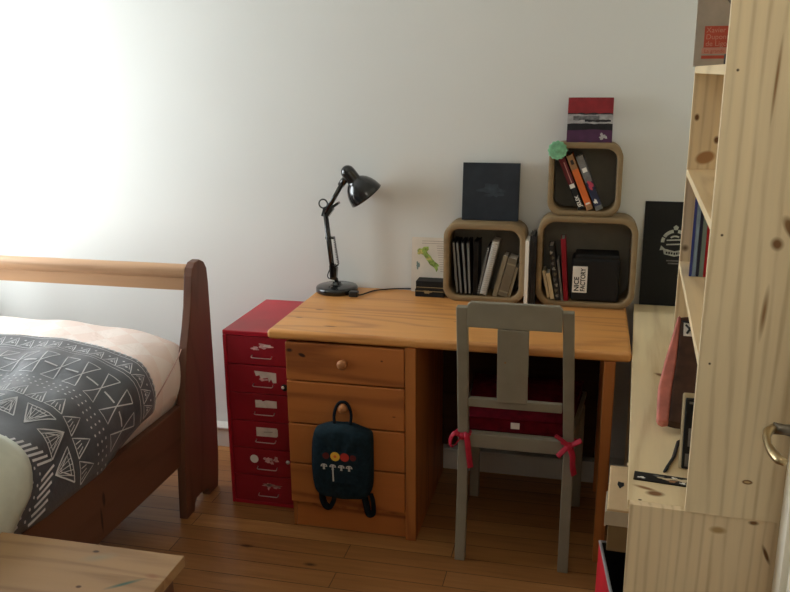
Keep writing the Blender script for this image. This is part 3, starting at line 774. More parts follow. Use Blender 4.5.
for (xt, xb, lab) in ((.5535,.5715,'first black spiral notebook from the left in the notebook cube'), (.5675,.5865,'second black spiral notebook from the left in the notebook cube'), (.588,.6045,'third black spiral notebook from the left in the notebook cube'), (.6085,.619,'fourth black spiral notebook from the left, with the brightest coil')):
    ang = math.degrees(math.atan((xt-xb)/.212))
    book('spiral_notebook', lab, xb-.004, zi+(.004 if xb < .58 else .001), .009, .205 if xb > .58 else .203, .10, CY+.010, ang, 'black', G1, pages='darkb', cat='notebook', coil='coil', coilr=.0042)
book('black_folder', 'plain black folder upright behind the gap in the notebook cube', .629, zi, .018, .205, .10, CY+.022, 0, 'black', G1, pages='black', cat='folder')
book('spiral_notebook', 'thin black notebook leaning right against the pale coil notebook', .638+.006, zi, .008, .195, .10, CY+.014, 11.5, 'black', G1, pages='darkb', cat='notebook', coil='coil', coilr=.0036)
def thickcoil(m, a0, a1, y, ht): pass
book('spiral_notebook', 'thick leaning notebook with a broad pale coil, in the notebook cube', .654, zi, .026, .213, .10, CY+.012, 12.5, 'coilg', G1, pages='white', cat='notebook', coil='coil', coilr=.0125)
book('book', 'stone-coloured book leaning right beside the broad coil notebook', .703, zi, .017, .160, .09, CY+.012, 14, 'beige', G1)
book('book', 'thick taupe book with a banded spine leaning in the notebook cube', .724, zi, .034, .150, .09, CY+.010, 14, 'beiged', G1, spine=[(.82,.86,'beige'),(.1,.14,'beige')])
book('book', 'thin pale book leaning last on the right in the notebook cube', .7603, zi+.001, .010, .118, .085, CY+.012, 14, 'beige', G1)

G2 = 'books between the two lower cubes'
book('book', 'slim white book standing between the two lower cubes', .8242, ZT+.0005, .013, .245, .12, CY-.03, 0, 'white', G2)
for x, h_, l in ((.8395,.262,'dark thin book next to the white book between the cubes'), (.8475,.266,'middle one of the dark thin books between the cubes'), (.8555,.258,'dark thin book touching the largest cube, right of the white one')):
    book('book', l, x, ZT+.0005, .0072, h_, .12, CY-.012, 0, 'darkb', G2, pages='greyb')

G3 = 'books in the largest cube'
zr = ZT+.0195
book('book', 'short thin cream book leaning at the far left of the largest cube', .907, zr+.009, .009, .102, .09, CY+.012, -12, 'creamb', G3)
book('book', 'thicker short cream book leaning second in the largest cube', .9195, zr+.004, .014, .098, .09, CY+.010, -12, 'creamb', G3)
def mottle(m, a0, a1, y, ht):
    rnd = random.Random(7)
    for i in range(9):
        zc = ht*(.08+.1*i); m.poly(blob((a0+a1)/2+rnd.uniform(-.004,.004), y, zc, (a1-a0)*.28, .006, i), ['greyb','beiged','coilg'][i % 3])
book('book', 'tall black book with mottled grey spine leaning in the largest cube', .9375, zr, .0185, .205, .095, CY+.014, -9, 'darkb', G3, extra=mottle)
book('book', 'thin grey book leaning between the mottled and the red book', .9578, zr, .008, .155, .09, CY+.012, -8, 'greyb', G3)
book('book', 'red book leaning left of the black bag in the largest cube', .9672, zr, .016, .232, .09, CY+.012, -5, 'redb', G3)
# black bag with a white label
bg = empty('pouch', 'squat black cloth pouch with a white printed label in the largest cube', 'bag', (1.075, -.02, zr))
m = MB().box(.990, 1.162, CY+.012, .045, zr, zr+.163, 'black', .012, seg=3, smooth=False); m.build('body', bg)
MB().box(1.002, 1.158, CY+.016, .04, zr+.158, zr+.176, 'black', .006, seg=3).build('flap', bg)
lb = MB().box(.9955, 1.048, CY+.0085, CY+.0115, zr+.035, zr+.133, 'white', .0005)
yl = CY+.008
lb.text('NICE', .024, 'black', face((1.0185, yl, zr+.040), (0,0,1), (-1,0,0)) @ Matrix.Scale(1, 4), bold=.0006)
lb.text('FACTORY', .0235, 'black', face((1.0405, yl, zr+.040), (0,0,1), (-1,0,0)), bold=.0006, sx=.82)
lb.build('label_patch', bg, label='white label with black lettering')

G4 = 'books in the top cube'
zt = 1.0735+.0195
def spineblack(m, a0, a1, y, ht):
    w_ = a1-a0
    X = face((a0+w_*.82, y, ht*.05), (0,0,1), (-1,0,0)); m.text('JEUX', w_*.85, 'white', X, bold=.0004, sx=1.05)
    m.poly([(a0+w_*.1,y,ht*.42),(a1-w_*.1,y,ht*.42),(a1-w_*.1,y,ht*.50),(a0+w_*.1,y,ht*.50)], 'white')
    m.poly([(a0+w_*.55,y,ht*.52),(a0+w_*.68,y,ht*.52),(a0+w_*.68,y,ht*.92),(a0+w_*.55,y,ht*.92)], 'pinkwash')
book('book', 'maroon and black book with white lettering leaning left in the top cube', 1.003, zt, .022, .195, .088, CY+.032, -23, 'black', G4, spine=[(.5,1,'marob'),(0,.5,'black')], extra=spineblack)
def spineor(m, a0, a1, y, ht):
    w_ = a1-a0
    m.poly([(a0+w_*.3,y,ht*.83),(a1-w_*.25,y,ht*.83),(a1-w_*.25,y,ht*.91),(a0+w_*.3,y,ht*.91)], 'darkb'); m.poly([(a0+w_*.15,y,ht*.10),(a1-w_*.15,y,ht*.10),(a1-w_*.15,y,ht*.13),(a0+w_*.15,y,ht*.13)], 'white')
book('book', 'orange book with a tan top leaning in the middle of the top cube', 1.034, zt, .023, .208, .09, CY+.030, -23, 'orangeb', G4, spine=[(.74,1,'tanb'),(.09,.74,'orangeb'),(0,.09,'tanb')], extra=spineor)
def spineg(m, a0, a1, y, ht):
    w_ = a1-a0
    m.poly(blob(a0+w_*.55,y,ht*.46,w_*.33,.016,51), 'pinkp'); m.poly([(a0+w_*.2,y,ht*.70),(a1-w_*.15,y,ht*.70),(a1-w_*.15,y,ht*.78),(a0+w_*.2,y,ht*.78)], 'white'); m.poly(blob(a0+w_*.4,y,ht*.16,w_*.25,.008,53), 'white')
book('book', 'grey and navy book with a pink spot leaning on the right in the top cube', 1.066, zt, .025, .205, .09, CY+.030, -23, 'greyb', G4, spine=[(.52,1,'greyb'),(.08,.52,'navyb'),(0,.08,'greyb')], extra=spineg)

# mint crocheted rosette on the top cube's corner
m = MB(); X = face((.922, CY+.0195, 1.307), (1,0,0), (0,0,1))
prof = [(0,.010),(.005,.0105),(.008,.007),(.012,.0095),(.016,.0065),(.020,.009),(.025,.006),(.029,.008),(.033,.004),(.033,.0),(0,.0)]
nn = 48; vs = []; fs = []
for r, z in prof:
    for j in range(nn):
        a = 2*math.pi*j/nn; k = 1+.05*math.cos(12*a)*(r/.033); vs.append((r*k*math.cos(a), r*k*math.sin(a), z))
for i in range(len(prof)-1):
    for j in range(nn): fs.append((i*nn+j, i*nn+(j+1) % nn, (i+1)*nn+(j+1) % nn, (i+1)*nn+j))
m.add(vs, fs, 'mint', X, True)
tag(m.build('rosette', loc=(.922, CY, 1.307)), 'round mint green rosette on the corner of the top cube', 'ornament')

# canvases
def lean(x0, z0, y0, ang): return Matrix.Translation((x0, y0, z0)) @ Matrix.Rotation(R(-ang), 4, 'X')
cv = empty('canvas', 'square black painted canvas standing on the notebook cube', 'painting', (.68, .01, 1.037))
X = lean(.574, 1.0375, .0, 6)
MB().box(0, .212, 0, .018, 0, .214, 'midnight', .0015, X=X).build('stretched_canvas', cv)
m = MB(); m.poly([(p[0], -.0006, p[2]) for p in blob(.108, 0, .118, .042, .017, 61, 30, .5)], 'midnight2', X); m.poly([(p[0], -.0007, p[2]) for p in blob(.12, 0, .10, .03, .012, 63, 30, .6)], 'midnight2', X)
m.build('painted_motif', cv, label='faint slate smudge')
cv = empty('canvas', 'small canvas banded red, white, black and purple on the top cube', 'painting', (1.03, .01, 1.333))
X = lean(.950, 1.3335, -.028, 17)
m = MB().box(0, .157, 0, .018, 0, .160, 'canvred', .001, X=X)
q = -.0006
def band(z0, z1, c, y=q, x0=0.0, x1=.157, seed=0):
    rnd = random.Random(seed); k = 10
    top = [(x0+(x1-x0)*i/k, y, z1+rnd.uniform(-.002,.002)) for i in range(k+1)]; bot = [(x0+(x1-x0)*i/k, y, z0+rnd.uniform(-.002,.002)) for i in range(k, -1, -1)]
    m.poly(top+bot, c, X)
band(0, .046, 'canvpur', q, seed=1); band(.044, .068, 'canvblack', q-.0003, seed=2); band(.066, .100, 'canvwhite', q-.0005, seed=3); band(.099, .104, 'canvblack', q-.0007, seed=9); band(.078, .094, 'canvgrey', q-.0008, .02, .11, seed=4); band(.072, .080, 'canvblack', q-.0009, .06, .15, seed=6)
m.poly([(p[0], q-.001, p[2]) for p in blob(.125, 0, .02, .012, .010, 71, 26, .6)], 'canvwhite', X)
m.build('stretched_canvas', cv)

# map card and two black boxes
X = lean(.372, ZT+.0005, .026, 7)
m = MB().box(0, .144, 0, .0025, 0, .215, 'maprose', X=X)
bootp = [(.022,.165),(.030,.172),(.040,.170),(.048,.178),(.066,.180),(.068,.168),(.060,.160),(.066,.150),(.074,.145),(.082,.132),(.092,.122),(.106,.112),(.112,.104),(.104,.103),(.106,.092),(.100,.080),(.095,.092),(.088,.100),(.074,.108),(.064,.122),(.054,.136),(.046,.146),(.036,.150),(.028,.146),(.024,.152)]
m.poly([(a, -.0006, z) for a, z in bootp], 'mapgreen', X)
m.poly([(p[0], -.0009, p[2]) for p in blob(.034, 0, .156, .010, .008, 81)], 'mapyellow', X); m.poly([(p[0], -.0009, p[2]) for p in blob(.068, 0, .132, .010, .006, 83)], 'mapyellow', X)
m.poly([(p[0], -.0006, p[2]) for p in blob(.026, 0, .105, .007, .014, 85)], 'tealb', X)
for i in range(14):
    z = .202-i*.009; x0 = .075+.004*i*.4 if i > 1 else .02
    m.poly([(x0+.02, -.0005, z), (.138, -.0005, z), (.138, -.0005, z-.002), (x0+.02, -.0005, z-.002)], 'ink', X)
tag(m.build('map_card', loc=(.44, .03, ZT)), 'pale card printed with a green boot-shaped map, leaning on the wall', 'card')
for i, (z0, lab) in enumerate(((ZT+.0005, 'lower black slim box with a pale line in front of the map card'), (ZT+.032, 'upper black slim box lying on the other in front of the map card'))):
    m = MB().box(.404+.003*i, .5155, -.047, .018, z0, z0+.030, 'black', .0015)
    m.box(.406+.003*i, .5145, -.0476, -.0468, z0+.021-.016*i, z0+.0235-.016*i, 'gold')
    if i == 0: m.poly([(p[0], -.0479, p[2]) for p in blob(.452, 0, z0+.020, .016, .006, 91)], 'gold')
    tag(m.build('slim_box', loc=(.46, -.015, z0)), lab, 'box', 'slim black boxes')

# ------------------------------------------------------------------ chair
ch = empty('chair', 'grey painted wooden chair with a central back splat pushed under the desk', 'chair', (.85, -.40, 0))
def leg(pts, w, d, n='leg'):
    m = MB(); vs = []; fs = []
    for (x, y, z) in pts: vs += [(x-w/2,y-d/2,z),(x+w/2,y-d/2,z),(x+w/2,y+d/2,z),(x-w/2,y+d/2,z)]
    k = len(pts)
    for i in range(k-1):
        for j in range(4): fs.append((4*i+j, 4*i+(j+1) % 4, 4*i+4+(j+1) % 4, 4*i+4+j))
    fs += [(3,2,1,0), tuple(4*(k-1)+j for j in range(4))]
    b_ = bmesh.new(); V = [b_.verts.new(v) for v in vs]
    for f in fs: b_.faces.new([V[i] for i in f])
    bmesh.ops.recalc_face_normals(b_, faces=b_.faces)
    bmesh.ops.bevel(b_, geom=[e for e in b_.edges], offset=.003, segments=2, profile=.5, affect='EDGES', clamp_overlap=True)
    m.bm(b_, 'chair'); return m.build(n, ch)
leg([(.680,-.635,0),(.681,-.625,.12),(.682,-.612,.30),(.682,-.606,.42),(.681,-.612,.50),(.680,-.634,.70),(.679,-.660,.886)], .034, .030)
leg([(1.018,-.635,0),(1.018,-.625,.12),(1.018,-.612,.30),(1.018,-.606,.42),(1.014,-.612,.50),(1.006,-.634,.70),(.999,-.660,.886)], .034, .030)
leg([(.667,-.19,0),(.667,-.185,.40)], .034, .032)
leg([(1.048,-.19,0),(1.048,-.185,.40)], .034, .032)
m = MB(); m.prism([(.6962,.823),(.9822,.823),(.9825,.89),(.972,.903),(.705,.903),(.696,.893)], -.672, -.651, 'chair', 'xz', .003); m.build('top_rail', ch)
XS = Matrix.Translation((0,-.637,.575)) @ Matrix.Rotation(R(7.2), 4, 'X')
m = MB().box(.790, .885, -.007, .007, 0, .249, 'chair', .002, X=XS); m.poly([(.815+.004*math.cos(i), -.0076, .14+.004*math.sin(i)) for i in range(6)], 'chairk', XS); m.build('splat', ch)
MB().box(.698, .992, -.632, -.612, .547, .577, 'chair', .003).build('cross_rail', ch)
MB().box(.6995, 1.0005, -.618, -.598, .400, .448, 'chair', .003).build('seat_rail', ch)
m = MB(); m.prism([(.667,-.598),(1.030,-.598),(1.068,-.165),(.646,-.165)], .4305, .449, 'chair', 'xy', .004); m.build('seat', ch)
m = MB().box(.684, 1.031, -.196, -.178, .365, .43, 'chair', .002)
m.box(-.009,.009,0,.385,.365,.43,'chair',X=Matrix.Translation((.678,-.592,0)) @ Matrix.Rotation(R(1.5),4,'Z')); m.box(-.009,.009,0,.385,.365,.43,'chair',X=Matrix.Translation((1.022,-.592,0)) @ Matrix.Rotation(R(-3.2),4,'Z')); m.build('apron', ch)
# cushion
cu = empty('seat_cushion', 'burgundy box cushion tied to the grey chair with red ribbons', 'cushion', (.855, -.39, .449))
m = MB(); b_ = bmesh.new()
P = [(.690,-.590),(1.012,-.590),(1.05,-.20),(.665,-.20)]
def cushz(u, v, top): 
    e = (1-abs(2*u-1)**4)*(1-abs(2*v-1)**4); return (.498+.024*e) if top else .451
vs = []; fs = []; n = 14
for top in (0, 1):
    for i in range(n+1):
        for j in range(n+1):
            u, v = j/n, i/n
            a = Vector(P[0]).lerp(Vector(P[1]), u); c = Vector(P[3]).lerp(Vector(P[2]), u); p = a.lerp(c, v)
            vs.append((p.x, p.y, cushz(u, v, top)+(.002*math.sin(17*u+9*v) if top else 0)))
N = (n+1)**2
for i in range(n):
    for j in range(n): a = i*(n+1)+j; fs.append((a+N, a+1+N, a+n+2+N, a+n+1+N)); fs.append((a+n+1, a+n+2, a+1, a))
for j in range(n):
    fs += [(j, j+1, j+1+N, j+N), (n*(n+1)+j+1, n*(n+1)+j, n*(n+1)+j+N, n*(n+1)+j+1+N), (j*(n+1)+n, (j+1)*(n+1)+n, (j+1)*(n+1)+n+N, j*(n+1)+n+N), ((j+1)*(n+1), j*(n+1), j*(n+1)+N, (j+1)*(n+1)+N)]
m.add(vs, fs, 'cush', smooth=False)
pipe = [(P[i][0], P[i][1]) for i in range(4)]
cp = m.build('cushion', cu)
mp = MB()
for zz in (.454, .496): mp.tube([(.690,-.5905,zz),(1.012,-.5905,zz),(1.051,-.199,zz),(.664,-.199,zz)], .004, 'cush', 8, closed=True)
mp.build('piping', cu)
mt_ = MB().box(.832, .860, -.5945, -.5925, .466, .487, 'white', .0005, X=None); mt_.build('care_tag', cu, label='small white tag')
def ribbon(pts, w, mb):
    mb.tube(catmull(pts, 5), w, 'ribbon', 8, flat=.25)
for sx, xx in ((-1, .681), (1, 1.019)):
    rb = MB(); zz = .445
    ring = [(xx+.024*math.cos(R(a)), -.608+.024*math.sin(R(a)), zz) for a in range(0, 360, 30)]
    rb.tube(ring, .006, 'ribbon', 8, closed=True)
    rb.add([], [], 'ribbon')
    rb.lathe([(0,-.012),(.009,-.009),(.012,0),(.009,.009),(0,.012)], 'ribbon', Matrix.Translation((xx, -.637, zz)), 12)
    if sx < 0:
        ribbon([(xx,-.639,zz),(xx-.022,-.645,zz+.012),(xx-.036,-.646,zz-.01),(xx-.034,-.645,zz-.035),(xx-.022,-.643,zz-.03),(xx-.004,-.64,zz-.004)], .008, rb)
        ribbon([(xx,-.639,zz),(xx+.014,-.644,zz+.008),(xx+.020,-.646,zz-.02),(xx+.024,-.645,zz-.06),(xx+.030,-.643,zz-.105)], .010, rb)
    else:
        ribbon([(xx,-.639,zz),(xx+.02,-.645,zz+.014),(xx+.036,-.646,zz+.026)], .009, rb)
        ribbon([(xx,-.639,zz),(xx-.02,-.645,zz+.018),(xx-.044,-.646,zz+.034)], .007, rb)
        ribbon([(xx,-.639,zz),(xx-.016,-.645,zz-.014),(xx-.034,-.646,zz-.036)], .009, rb)
        ribbon([(xx,-.639,zz),(xx+.012,-.645,zz-.03),(xx+.014,-.646,zz-.065),(xx+.020,-.645,zz-.095)], .012, rb)
    rb.build('ribbon', cu, label='bright red tied ribbon')

# ------------------------------------------------------------------ low pine unit and tall shelf on it (local axes a, b)
LW = empty('low_cabinet', 'long low pale pine unit with an open side, right of the desk', 'cabinet', (BX, BY, 0), BT)
ZB = .7325; BL = -1.4835
MB().box(-.004, .288, BL+.019, .073, ZB-.022, ZB, 'pinedeck', .001).build('deck', LW, local=True)
MB().box(0, .284, BL, BL+.018, 0, ZB, 'pinebase', .001).build('side_panel', LW, local=True)
MB().box(0, .284, -.018, 0, 0, ZB-.0225, 'pinebase', .001).build('side_panel', LW, local=True)
MB().box(.276, .284, BL+.0185, -.0185, 0, ZB-.0225, 'pinebase').build('back_panel', LW, local=True)
MB().box(.01, .2755, BL+.0185, -.0185, .466, .484, 'pineshelf', .001).build('shelf', LW, local=True)
MB().box(.0, .2755, -.75, -.732, 0, .4655, 'pinebase', .001).build('divider', LW, local=True)
MB().box(-.0046, -.004, -1.235, -1.222, ZB-.020, ZB-.002, 'white').build('sticker', LW, local=True)

TS = empty('bookcase', 'tall narrow pale pine bookcase standing on the low unit', 'bookcase', (BX, BY, ZB+.0005), BT)
def tl(mb, name, **k): # shift down to the bookcase's own origin
    mb.v = [v-Vector((0,0,ZB+.0005)) for v in mb.v]; return mb.build(name, TS, local=True, **k)
# wood coordinates are local: the material is written in heights from the floor, so the panels get their own material copies below
PO, PFAR, TOP = .1053, -.6138, 1.98
def tall(name):
    src = M[name]; m = src.copy(); m.name = name+'_tall'
    for nd in m.node_tree.nodes:
        if nd.type == 'VECT_MATH' and nd.operation == 'SUBTRACT':
            v = nd.inputs[1].default_value; nd.inputs[1].default_value = (v[0], v[1], v[2]-ZB-.0005)
    M[name+'_t'] = m
tall('pine')
tl(MB().box(PO, .289, BL-.004, BL+.014, ZB+.0005, TOP, 'pine_t', .001), 'side_panel')
tl(MB().box(PO, .289, PFAR, PFAR+.018, ZB+.0005, TOP, 'pine_t', .001), 'side_panel')
tl(MB().box(.281, .289, BL+.0145, PFAR-.0005, ZB+.0005, TOP, 'pine_t'), 'back_panel')
for z in (1.0515, 1.3129, 1.5872, 1.86): tl(MB().box(PO, .2805, BL+.0145, PFAR-.0005, z-.018, z, 'pineshelf', .001), 'shelf')
tl(MB().box(PO, .289, BL-.004, PFAR+.018, TOP+.0005, TOP+.0185, 'pineshelf', .001), 'top_panel')

def bl(a, b_, z): return (BX+a*math.cos(BT)-b_*math.sin(BT), BY+a*math.sin(BT)+b_*math.cos(BT), z)
def at(a, b_, z, rz=0): 
    p = bl(a, b_, z); return Matrix.Translation(p) @ Matrix.Rotation(BT+rz, 4, 'Z'), p
# books on the middle shelf, spines to the camera
GB = 'thin books on the middle shelf of the bookcase'
xx = .1215
for wd, ht, mat, lab in ((.0065,.232,'blueb','tall blue book, furthest left on the middle bookcase shelf'), (.009,.205,'lblueb','pale blue book next to the tall blue one'), (.007,.21,'navyb','very thin navy book between the pale blue and the grey-teal book'), (.010,.203,'tealb','grey-teal book standing beside the red one'), (.012,.215,'crimson','red book at the right of the blue books on the shelf')):
    X, p = at(xx, -.80, 1.052)
    r = empty('book', lab, 'book', p, BT-R(6), GB)
    t = .0015
    MB().box(0, t, 0, .12, 0, ht, mat).box(wd-t, wd, 0, .12, 0, ht, mat).box(t, wd-t, 0, t, 0, ht, mat).build('cover', r, local=True)
    MB().box(t, wd-t, t, .117, .003, ht-.003, 'white').build('pages', r, local=True)
    xx += wd+.0007
# cover-out book on the upper shelf
X, p = at(.0965, -.665, 1.588)
r = empty('book', 'large grey book facing out with a salmon title block, on the upper shelf', 'book', p, BT)
XB = Matrix.Rotation(R(-5), 4, 'X')
MB().box(0, .168, 0, .003, 0, .262, 'bookgrey', X=XB).box(0, .168, .019, .022, 0, .262, 'bookgrey', X=XB).box(0, .003, .003, .019, 0, .262, 'bookgrey', X=XB).build('cover', r, local=True)
MB().box(.0032, .165, .0032, .0188, .003, .259, 'white', X=XB).build('pages', r, local=True)
m = MB(); q = -.0008
m.add([(.022,q,.046),(.15,q,.046),(.15,q,.100),(.022,q,.100)], [(0,1,2,3)], 'salmon', XB)
m.add([(.018,q,.030),(.15,q,.030),(.15,q,.045),(.018,q,.045)], [(0,1,2,3)], 'pinkwash', XB)
m.add([(.018,q,.018),(.15,q,.018),(.15,q,.026),(.018,q,.026)], [(0,1,2,3)], 'salmon', XB)
for s_, z in (('Xavier', .084), ('Dupont', .067), ('de Ligo', .050)): m.text(s_, .018, 'pinkwash', XB @ face((.026, q-.0006, z), (1,0,0), (0,0,1)))
m.text('La grande', .013, 'salmon', XB @ face((.024, q-.0006, .033), (1,0,0), (0,0,1)))
m.poly([(.095,q,.135),(.07,q,.165),(.062,q,.20),(.05,q,.215),(.062,q,.235),(.085,q,.24),(.10,q,.25),(.14,q,.245),(.15,q,.19),(.14,q,.135)], 'bookfig', XB)
m.poly([(a[0], q-.0005, a[2]) for a in disc((.092,0,.228), .016)], 'darkb', XB)
m.build('jacket_print', r, local=True, label='salmon title block and a grey figure')
X, p = at(.16, -.82, 1.588)
m = MB().box(0, .06, 0, .03, 0, .028, 'black', .003, X=X); tag(m.build('small_box', loc=p), 'small black box on the upper shelf before the grey book', 'box')

# black poster board at the wall end of the deck
X = Matrix.Translation((1.241, .034, ZB+.001)) @ Matrix.Rotation(R(-3.0), 4, 'X')
po = empty('poster_board', 'tall black board with a pale round emblem leaning at the end of the deck', 'poster', (1.33, .04, ZB))
MB().box(0, .235, 0, .010, 0, .385, 'board', .001, X=X).build('board', po)
m = MB(); q = -.0008; ex, ez = .112, .235
def arc(r0, r1, a0, a1, n=14):
    m.poly([(ex+r0*math.cos(R(a0+(a1-a0)*i/n)), q, ez+r0*math.sin(R(a0+(a1-a0)*i/n))) for i in range(n+1)]+[(ex+r1*math.cos(R(a0+(a1-a0)*i/n)), q, ez+r1*math.sin(R(a0+(a1-a0)*i/n))) for i in range(n, -1, -1)], 'emblem', X)
for a0, a1 in ((100,150),(155,178),(30,80),(2,25)): arc(.050, .038, a0, a1)
arc(.028,.022,60,130); 
m.poly([(ex+.010*math.cos(i*1.2566+1.57)*(1 if 1 else 0), q, ez+.056+.010*math.sin(i*1.2566+1.57)) for i in range(5)], 'emblem', X)
for dz_ in (.012,-.004): m.poly([(ex-.030,q,ez+dz_),(ex+.030,q,ez+dz_+.004),(ex+.030,q,ez+dz_-.001),(ex-.030,q,ez+dz_-.005)], 'emblem', X)
m.poly([(ex-.048,q,ez-.010),(ex-.052,q,ez-.028),(ex-.040,q,ez-.026),(ex-.036,q,ez-.042),(ex,q,ez-.050),(ex+.036,q,ez-.042),(ex+.040,q,ez-.026),(ex+.052,q,ez-.028),(ex+.048,q,ez-.010),(ex+.034,q,ez-.022),(ex,q,ez-.030),(ex-.034,q,ez-.022)], 'emblem', X)
for k_ in range(-3, 4): m.poly([(ex+k_*.009-.003,q-.0005,ez-.043+abs(k_)*.001),(ex+k_*.009+.003,q-.0005,ez-.043+abs(k_)*.001),(ex+k_*.009+.003,q-.0005,ez-.035+abs(k_)*.001),(ex+k_*.009-.003,q-.0005,ez-.035+abs(k_)*.001)], 'board', X)
for z, hw in ((-.068,.026),(-.078,.020)): m.poly([(ex-hw,q,ez+z),(ex+hw,q,ez+z),(ex+hw,q,ez+z+.005),(ex-hw,q,ez+z+.005)], 'greyb', X)
m.build('emblem', po, label='pale round crest with a ribbon banner')

# slouched pink and brown bag on the deck
hb = empty('handbag', 'dark brown bag with a dusty pink side slouching on the deck', 'bag', bl(.10, -1.05, ZB+.001), BT)
def loc(a, b_, z): return (a-.10, b_+1.05, z-ZB-.001)
LA = math.atan2(.20, .215)
def slab(a, h, d): return loc(a, -1.145+h*math.sin(LA)+d*math.cos(LA), ZB+.004+h*math.cos(LA)-d*math.sin(LA))
XH = face(slab(0, .042*math.tan(LA), 0), (1,0,0), (0, math.sin(LA), math.cos(LA)))
ph = [(.056,.012),(.060,.004),(.070,0),(.083,.003),(.088,.09),(.096,.16),(.1035,.285),(.100,.291),(.095,.285),(.080,.215),(.068,.16),(.056,.09)]
bh = [(.083,.003),(.10,.0),(.19,.0),(.20,.02),(.20,.27),(.19,.282),(.12,.288),(.1035,.285),(.096,.16),(.088,.09)]
MB().prism(ph, -.040, 0, 'pink', 'xy', .006, X=XH, seg=3).build('side_gusset', hb, local=True, label='dusty pink side')
MB().prism(bh, -.040, 0, 'brown', 'xy', .004, X=XH, seg=3).build('body', hb, local=True)
m = MB().box(.110,.145,.232,.270,.0005,.002,'white',X=XH)
for p0, p1 in (((.115,.262),(.135,.240)),((.118,.238),(.132,.264)),((.106,.272),(.13,.268))): m.tube([(p0[0],p0[1],.003),(p1[0],p1[1],.003)], .0028, 'black', 6, X=XH)
m.build('tag', hb, local=True, label='white tag with black squiggles')
MB().tube([loc(.105,-1.17,.742), loc(.100,-1.20,.738), loc(.092,-1.25,.7375), loc(.078,-1.30,.7375), loc(.072,-1.325,.7375)], .006, 'black', 8, flat=.5).build('strap', hb, local=True, label='black strap')
# tablet-like case standing by the side panel, flat strip on the deck
X, p = at(.1, -1.30, ZB+.001)
XT = Matrix.Rotation(R(-14), 4, 'X')
r = empty('upright_case', 'black upright case with a cream edge half behind the bookcase side panel', 'case', p, BT)
MB().box(0, .11, .006, .012, 0, .168, 'creamb', .004, X=XT).build('back_plate', r, local=True, label='cream back plate')
m = MB().box(.006, .108, 0, .006, .002, .158, 'black', .003, X=XT); 
m.add([(.014,-.0006,.145),(.10,-.0006,.145),(.10,-.0006,.150),(.014,-.0006,.150)], [(0,1,2,3)], 'greyb', XT)
m.add([(.016,-.0006,.052),(.06,-.0006,.052),(.06,-.0006,.092),(.016,-.0006,.092)], [(0,1,2,3)], 'greyb', XT); m.add([(.012,-.0006,.008),(.06,-.0006,.008),(.06,-.0006,.036),(.012,-.0006,.036)], [(0,1,2,3)], 'greyb', XT)
m.build('case', r, local=True)
X, p = at(.006, -1.372, ZB+.0008)
X = X @ Matrix.Rotation(R(-4), 4, 'Z')
m = MB().box(0, .15, -.002, .036, 0, .002, 'black', X=X)
zq = .0026
for cx_, cy_, rx_, ry_, c, sd in ((.016,.009,.008,.004,'white',1),(.05,.026,.012,.004,'greyb',2),(.066,.018,.018,.004,'creamb',3),(.078,.010,.010,.005,'tanb',4),(.098,.020,.016,.006,'creamb',5),(.10,.007,.006,.004,'white',6),(.082,.027,.006,.003,'white',7)):
    m.poly([(a[0], a[2], zq) for a in blob(cx_, 0, cy_, rx_, ry_, sd+100)], c, X)
tag(m.build('printed_strip', loc=p), 'flat black strip with pale printed figures near the deck edge', 'card')

# shoe box on the inner shelf and the red bag below
X, p = at(-.045, -1.262, .4845)
sb = empty('shoe_box', 'beige carton with a lid sticking out of the low pine unit', 'box', p, BT)
MB().box(.004, .29, .004, .226, 0, .092, 'cartond', .002).build('box_body', sb, local=True)
m = MB().box(0, .294, 0, .230, .075, .112, 'carton', .003); m.poly([(a[0], a[2], .1128) for a in blob(.028, 0, .125, .008, .016, 121, 20, .3)], 'black'); m.build('lid', sb, local=True)
m = MB().box(-.002, .12, -.0015, -.0004, .070, .106, 'tape'); m.box(-.004, -.0006, -.0015, .10, .066, .104, 'tape', .001); m.build('tape', sb, local=True, label='glossy packing tape')
rbag = empty('tote_bag', 'red open bag with a black lining standing under the carton', 'bag', bl(.04, -1.3, 0), BT)
def lb_(a, b_, z): return (a-.04, b_+1.3, z)
O = [(.010,-1.455),(.17,-1.455),(.17,-1.12),(-.060,-1.12)]; OB = [(-.062,-1.455),(.17,-1.455),(.17,-1.12),(-.066,-1.12)]
zt_ = [.35,.35,.425,.425]
m = MB(); vs = [lb_(a, b_, 0.001) for a, b_ in OB]+[lb_(a, b_, z) for (a, b_), z in zip(O, zt_)]
In = [(.016,-1.449),(.164,-1.449),(.164,-1.126),(-.054,-1.126)]
m.add(vs, [(0,1,5,4),(1,2,6,5),(2,3,7,6),(3,0,4,7),(3,2,1,0)], 'bagred')
vi = [lb_(a*.9+.004, b_, 0.006) for a, b_ in In]+[lb_(a, b_, z) for (a, b_), z in zip(In, zt_)]
m.add(vi, [(4,5,1,0),(5,6,2,1),(6,7,3,2),(7,4,0,3),(0,1,2,3)], 'black'); m.build('shell', rbag, local=True)
MB().tube([lb_(a, b_, z) for (a, b_), z in zip([(.013,-1.452),(.167,-1.452),(.167,-1.123),(-.057,-1.123)], zt_)], .005, 'bagrim', 8, closed=True).build('rim', rbag, local=True, label='silver-grey rim')
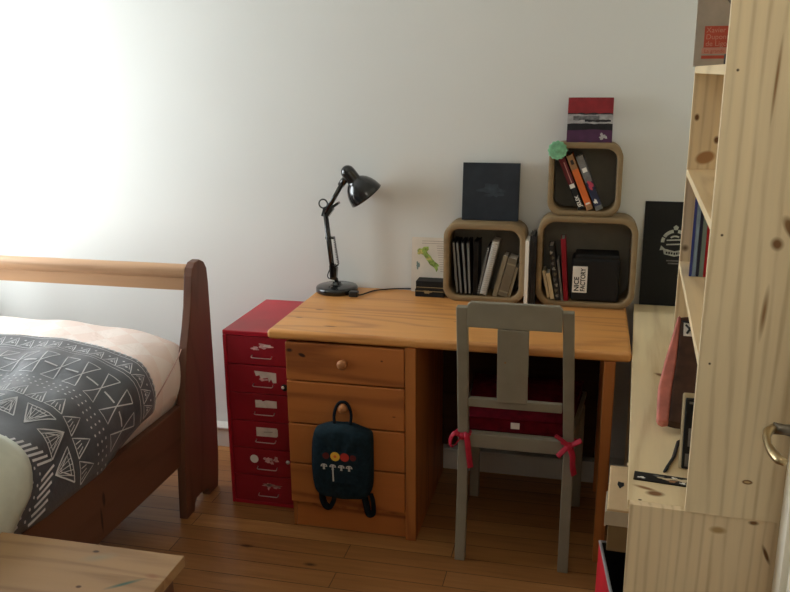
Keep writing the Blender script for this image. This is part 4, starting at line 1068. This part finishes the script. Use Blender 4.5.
MB().box(.0, .08, -.05, .13, .02, .30, 'darkb', .004).build('contents', rbag, local=True)

# ------------------------------------------------------------------ light
wd = bpy.data.worlds.new('sky'); SC.world = wd; wd.use_nodes = True
bgn = wd.node_tree.nodes['Background']; bgn.inputs[0].default_value = (.90, .97, 1.0, 1); bgn.inputs[1].default_value = 17.5
pl = bpy.data.lights.new('window_portal', 'AREA'); pl.shape = 'RECTANGLE'; pl.size = WY1-WY0; pl.size_y = WZ1-WZ0
pl.cycles.is_portal = True
po_ = bpy.data.objects.new('window_portal', pl); C.objects.link(po_)
po_.matrix_world = Matrix(((0,0,-1,XL-.13),(1,0,0,(WY0+WY1)/2),(0,-1,0,(WZ0+WZ1)/2),(0,0,0,1)))
hl = bpy.data.lights.new('bookcase_fill', 'POINT'); hl.energy = 5; hl.color = (1, .92, .80); hl.shadow_soft_size = .12
ho = bpy.data.objects.new('bookcase_fill', hl); C.objects.link(ho); ho.location = (.85, -2.3, 1.95)  # added warm fill that brightens the bookcase end, no fixture hangs here

# ------------------------------------------------------------------ camera
yaw, pit, rol = R(13.2175), R(15.0178), R(-.4152)
f = Vector((-math.sin(yaw)*math.cos(pit), math.cos(yaw)*math.cos(pit), -math.sin(pit)))
r = Vector((math.cos(yaw), math.sin(yaw), 0)); u = r.cross(f)
r2 = r*math.cos(rol)+u*math.sin(rol); u2 = -r*math.sin(rol)+u*math.cos(rol)
cam = bpy.data.cameras.new('camera'); cam.sensor_width = 36; cam.lens = 834.15*36/790; cam.clip_start = .02
co = bpy.data.objects.new('camera', cam); C.objects.link(co)
mw = Matrix((r2, u2, -f)).transposed().to_4x4(); mw.translation = (1.0403, -3.0956, 1.5776); co.matrix_world = mw
SC.camera = co
SC.view_settings.view_transform = 'Standard'; SC.view_settings.look = 'None'; SC.view_settings.gamma = 1
SC.view_settings.use_curve_mapping = False
SC.view_settings.exposure = 0.0
SC.cycles.use_denoising = True
SC.cycles.max_bounces = 10; SC.cycles.diffuse_bounces = 6; SC.cycles.sample_clamp_indirect = 6
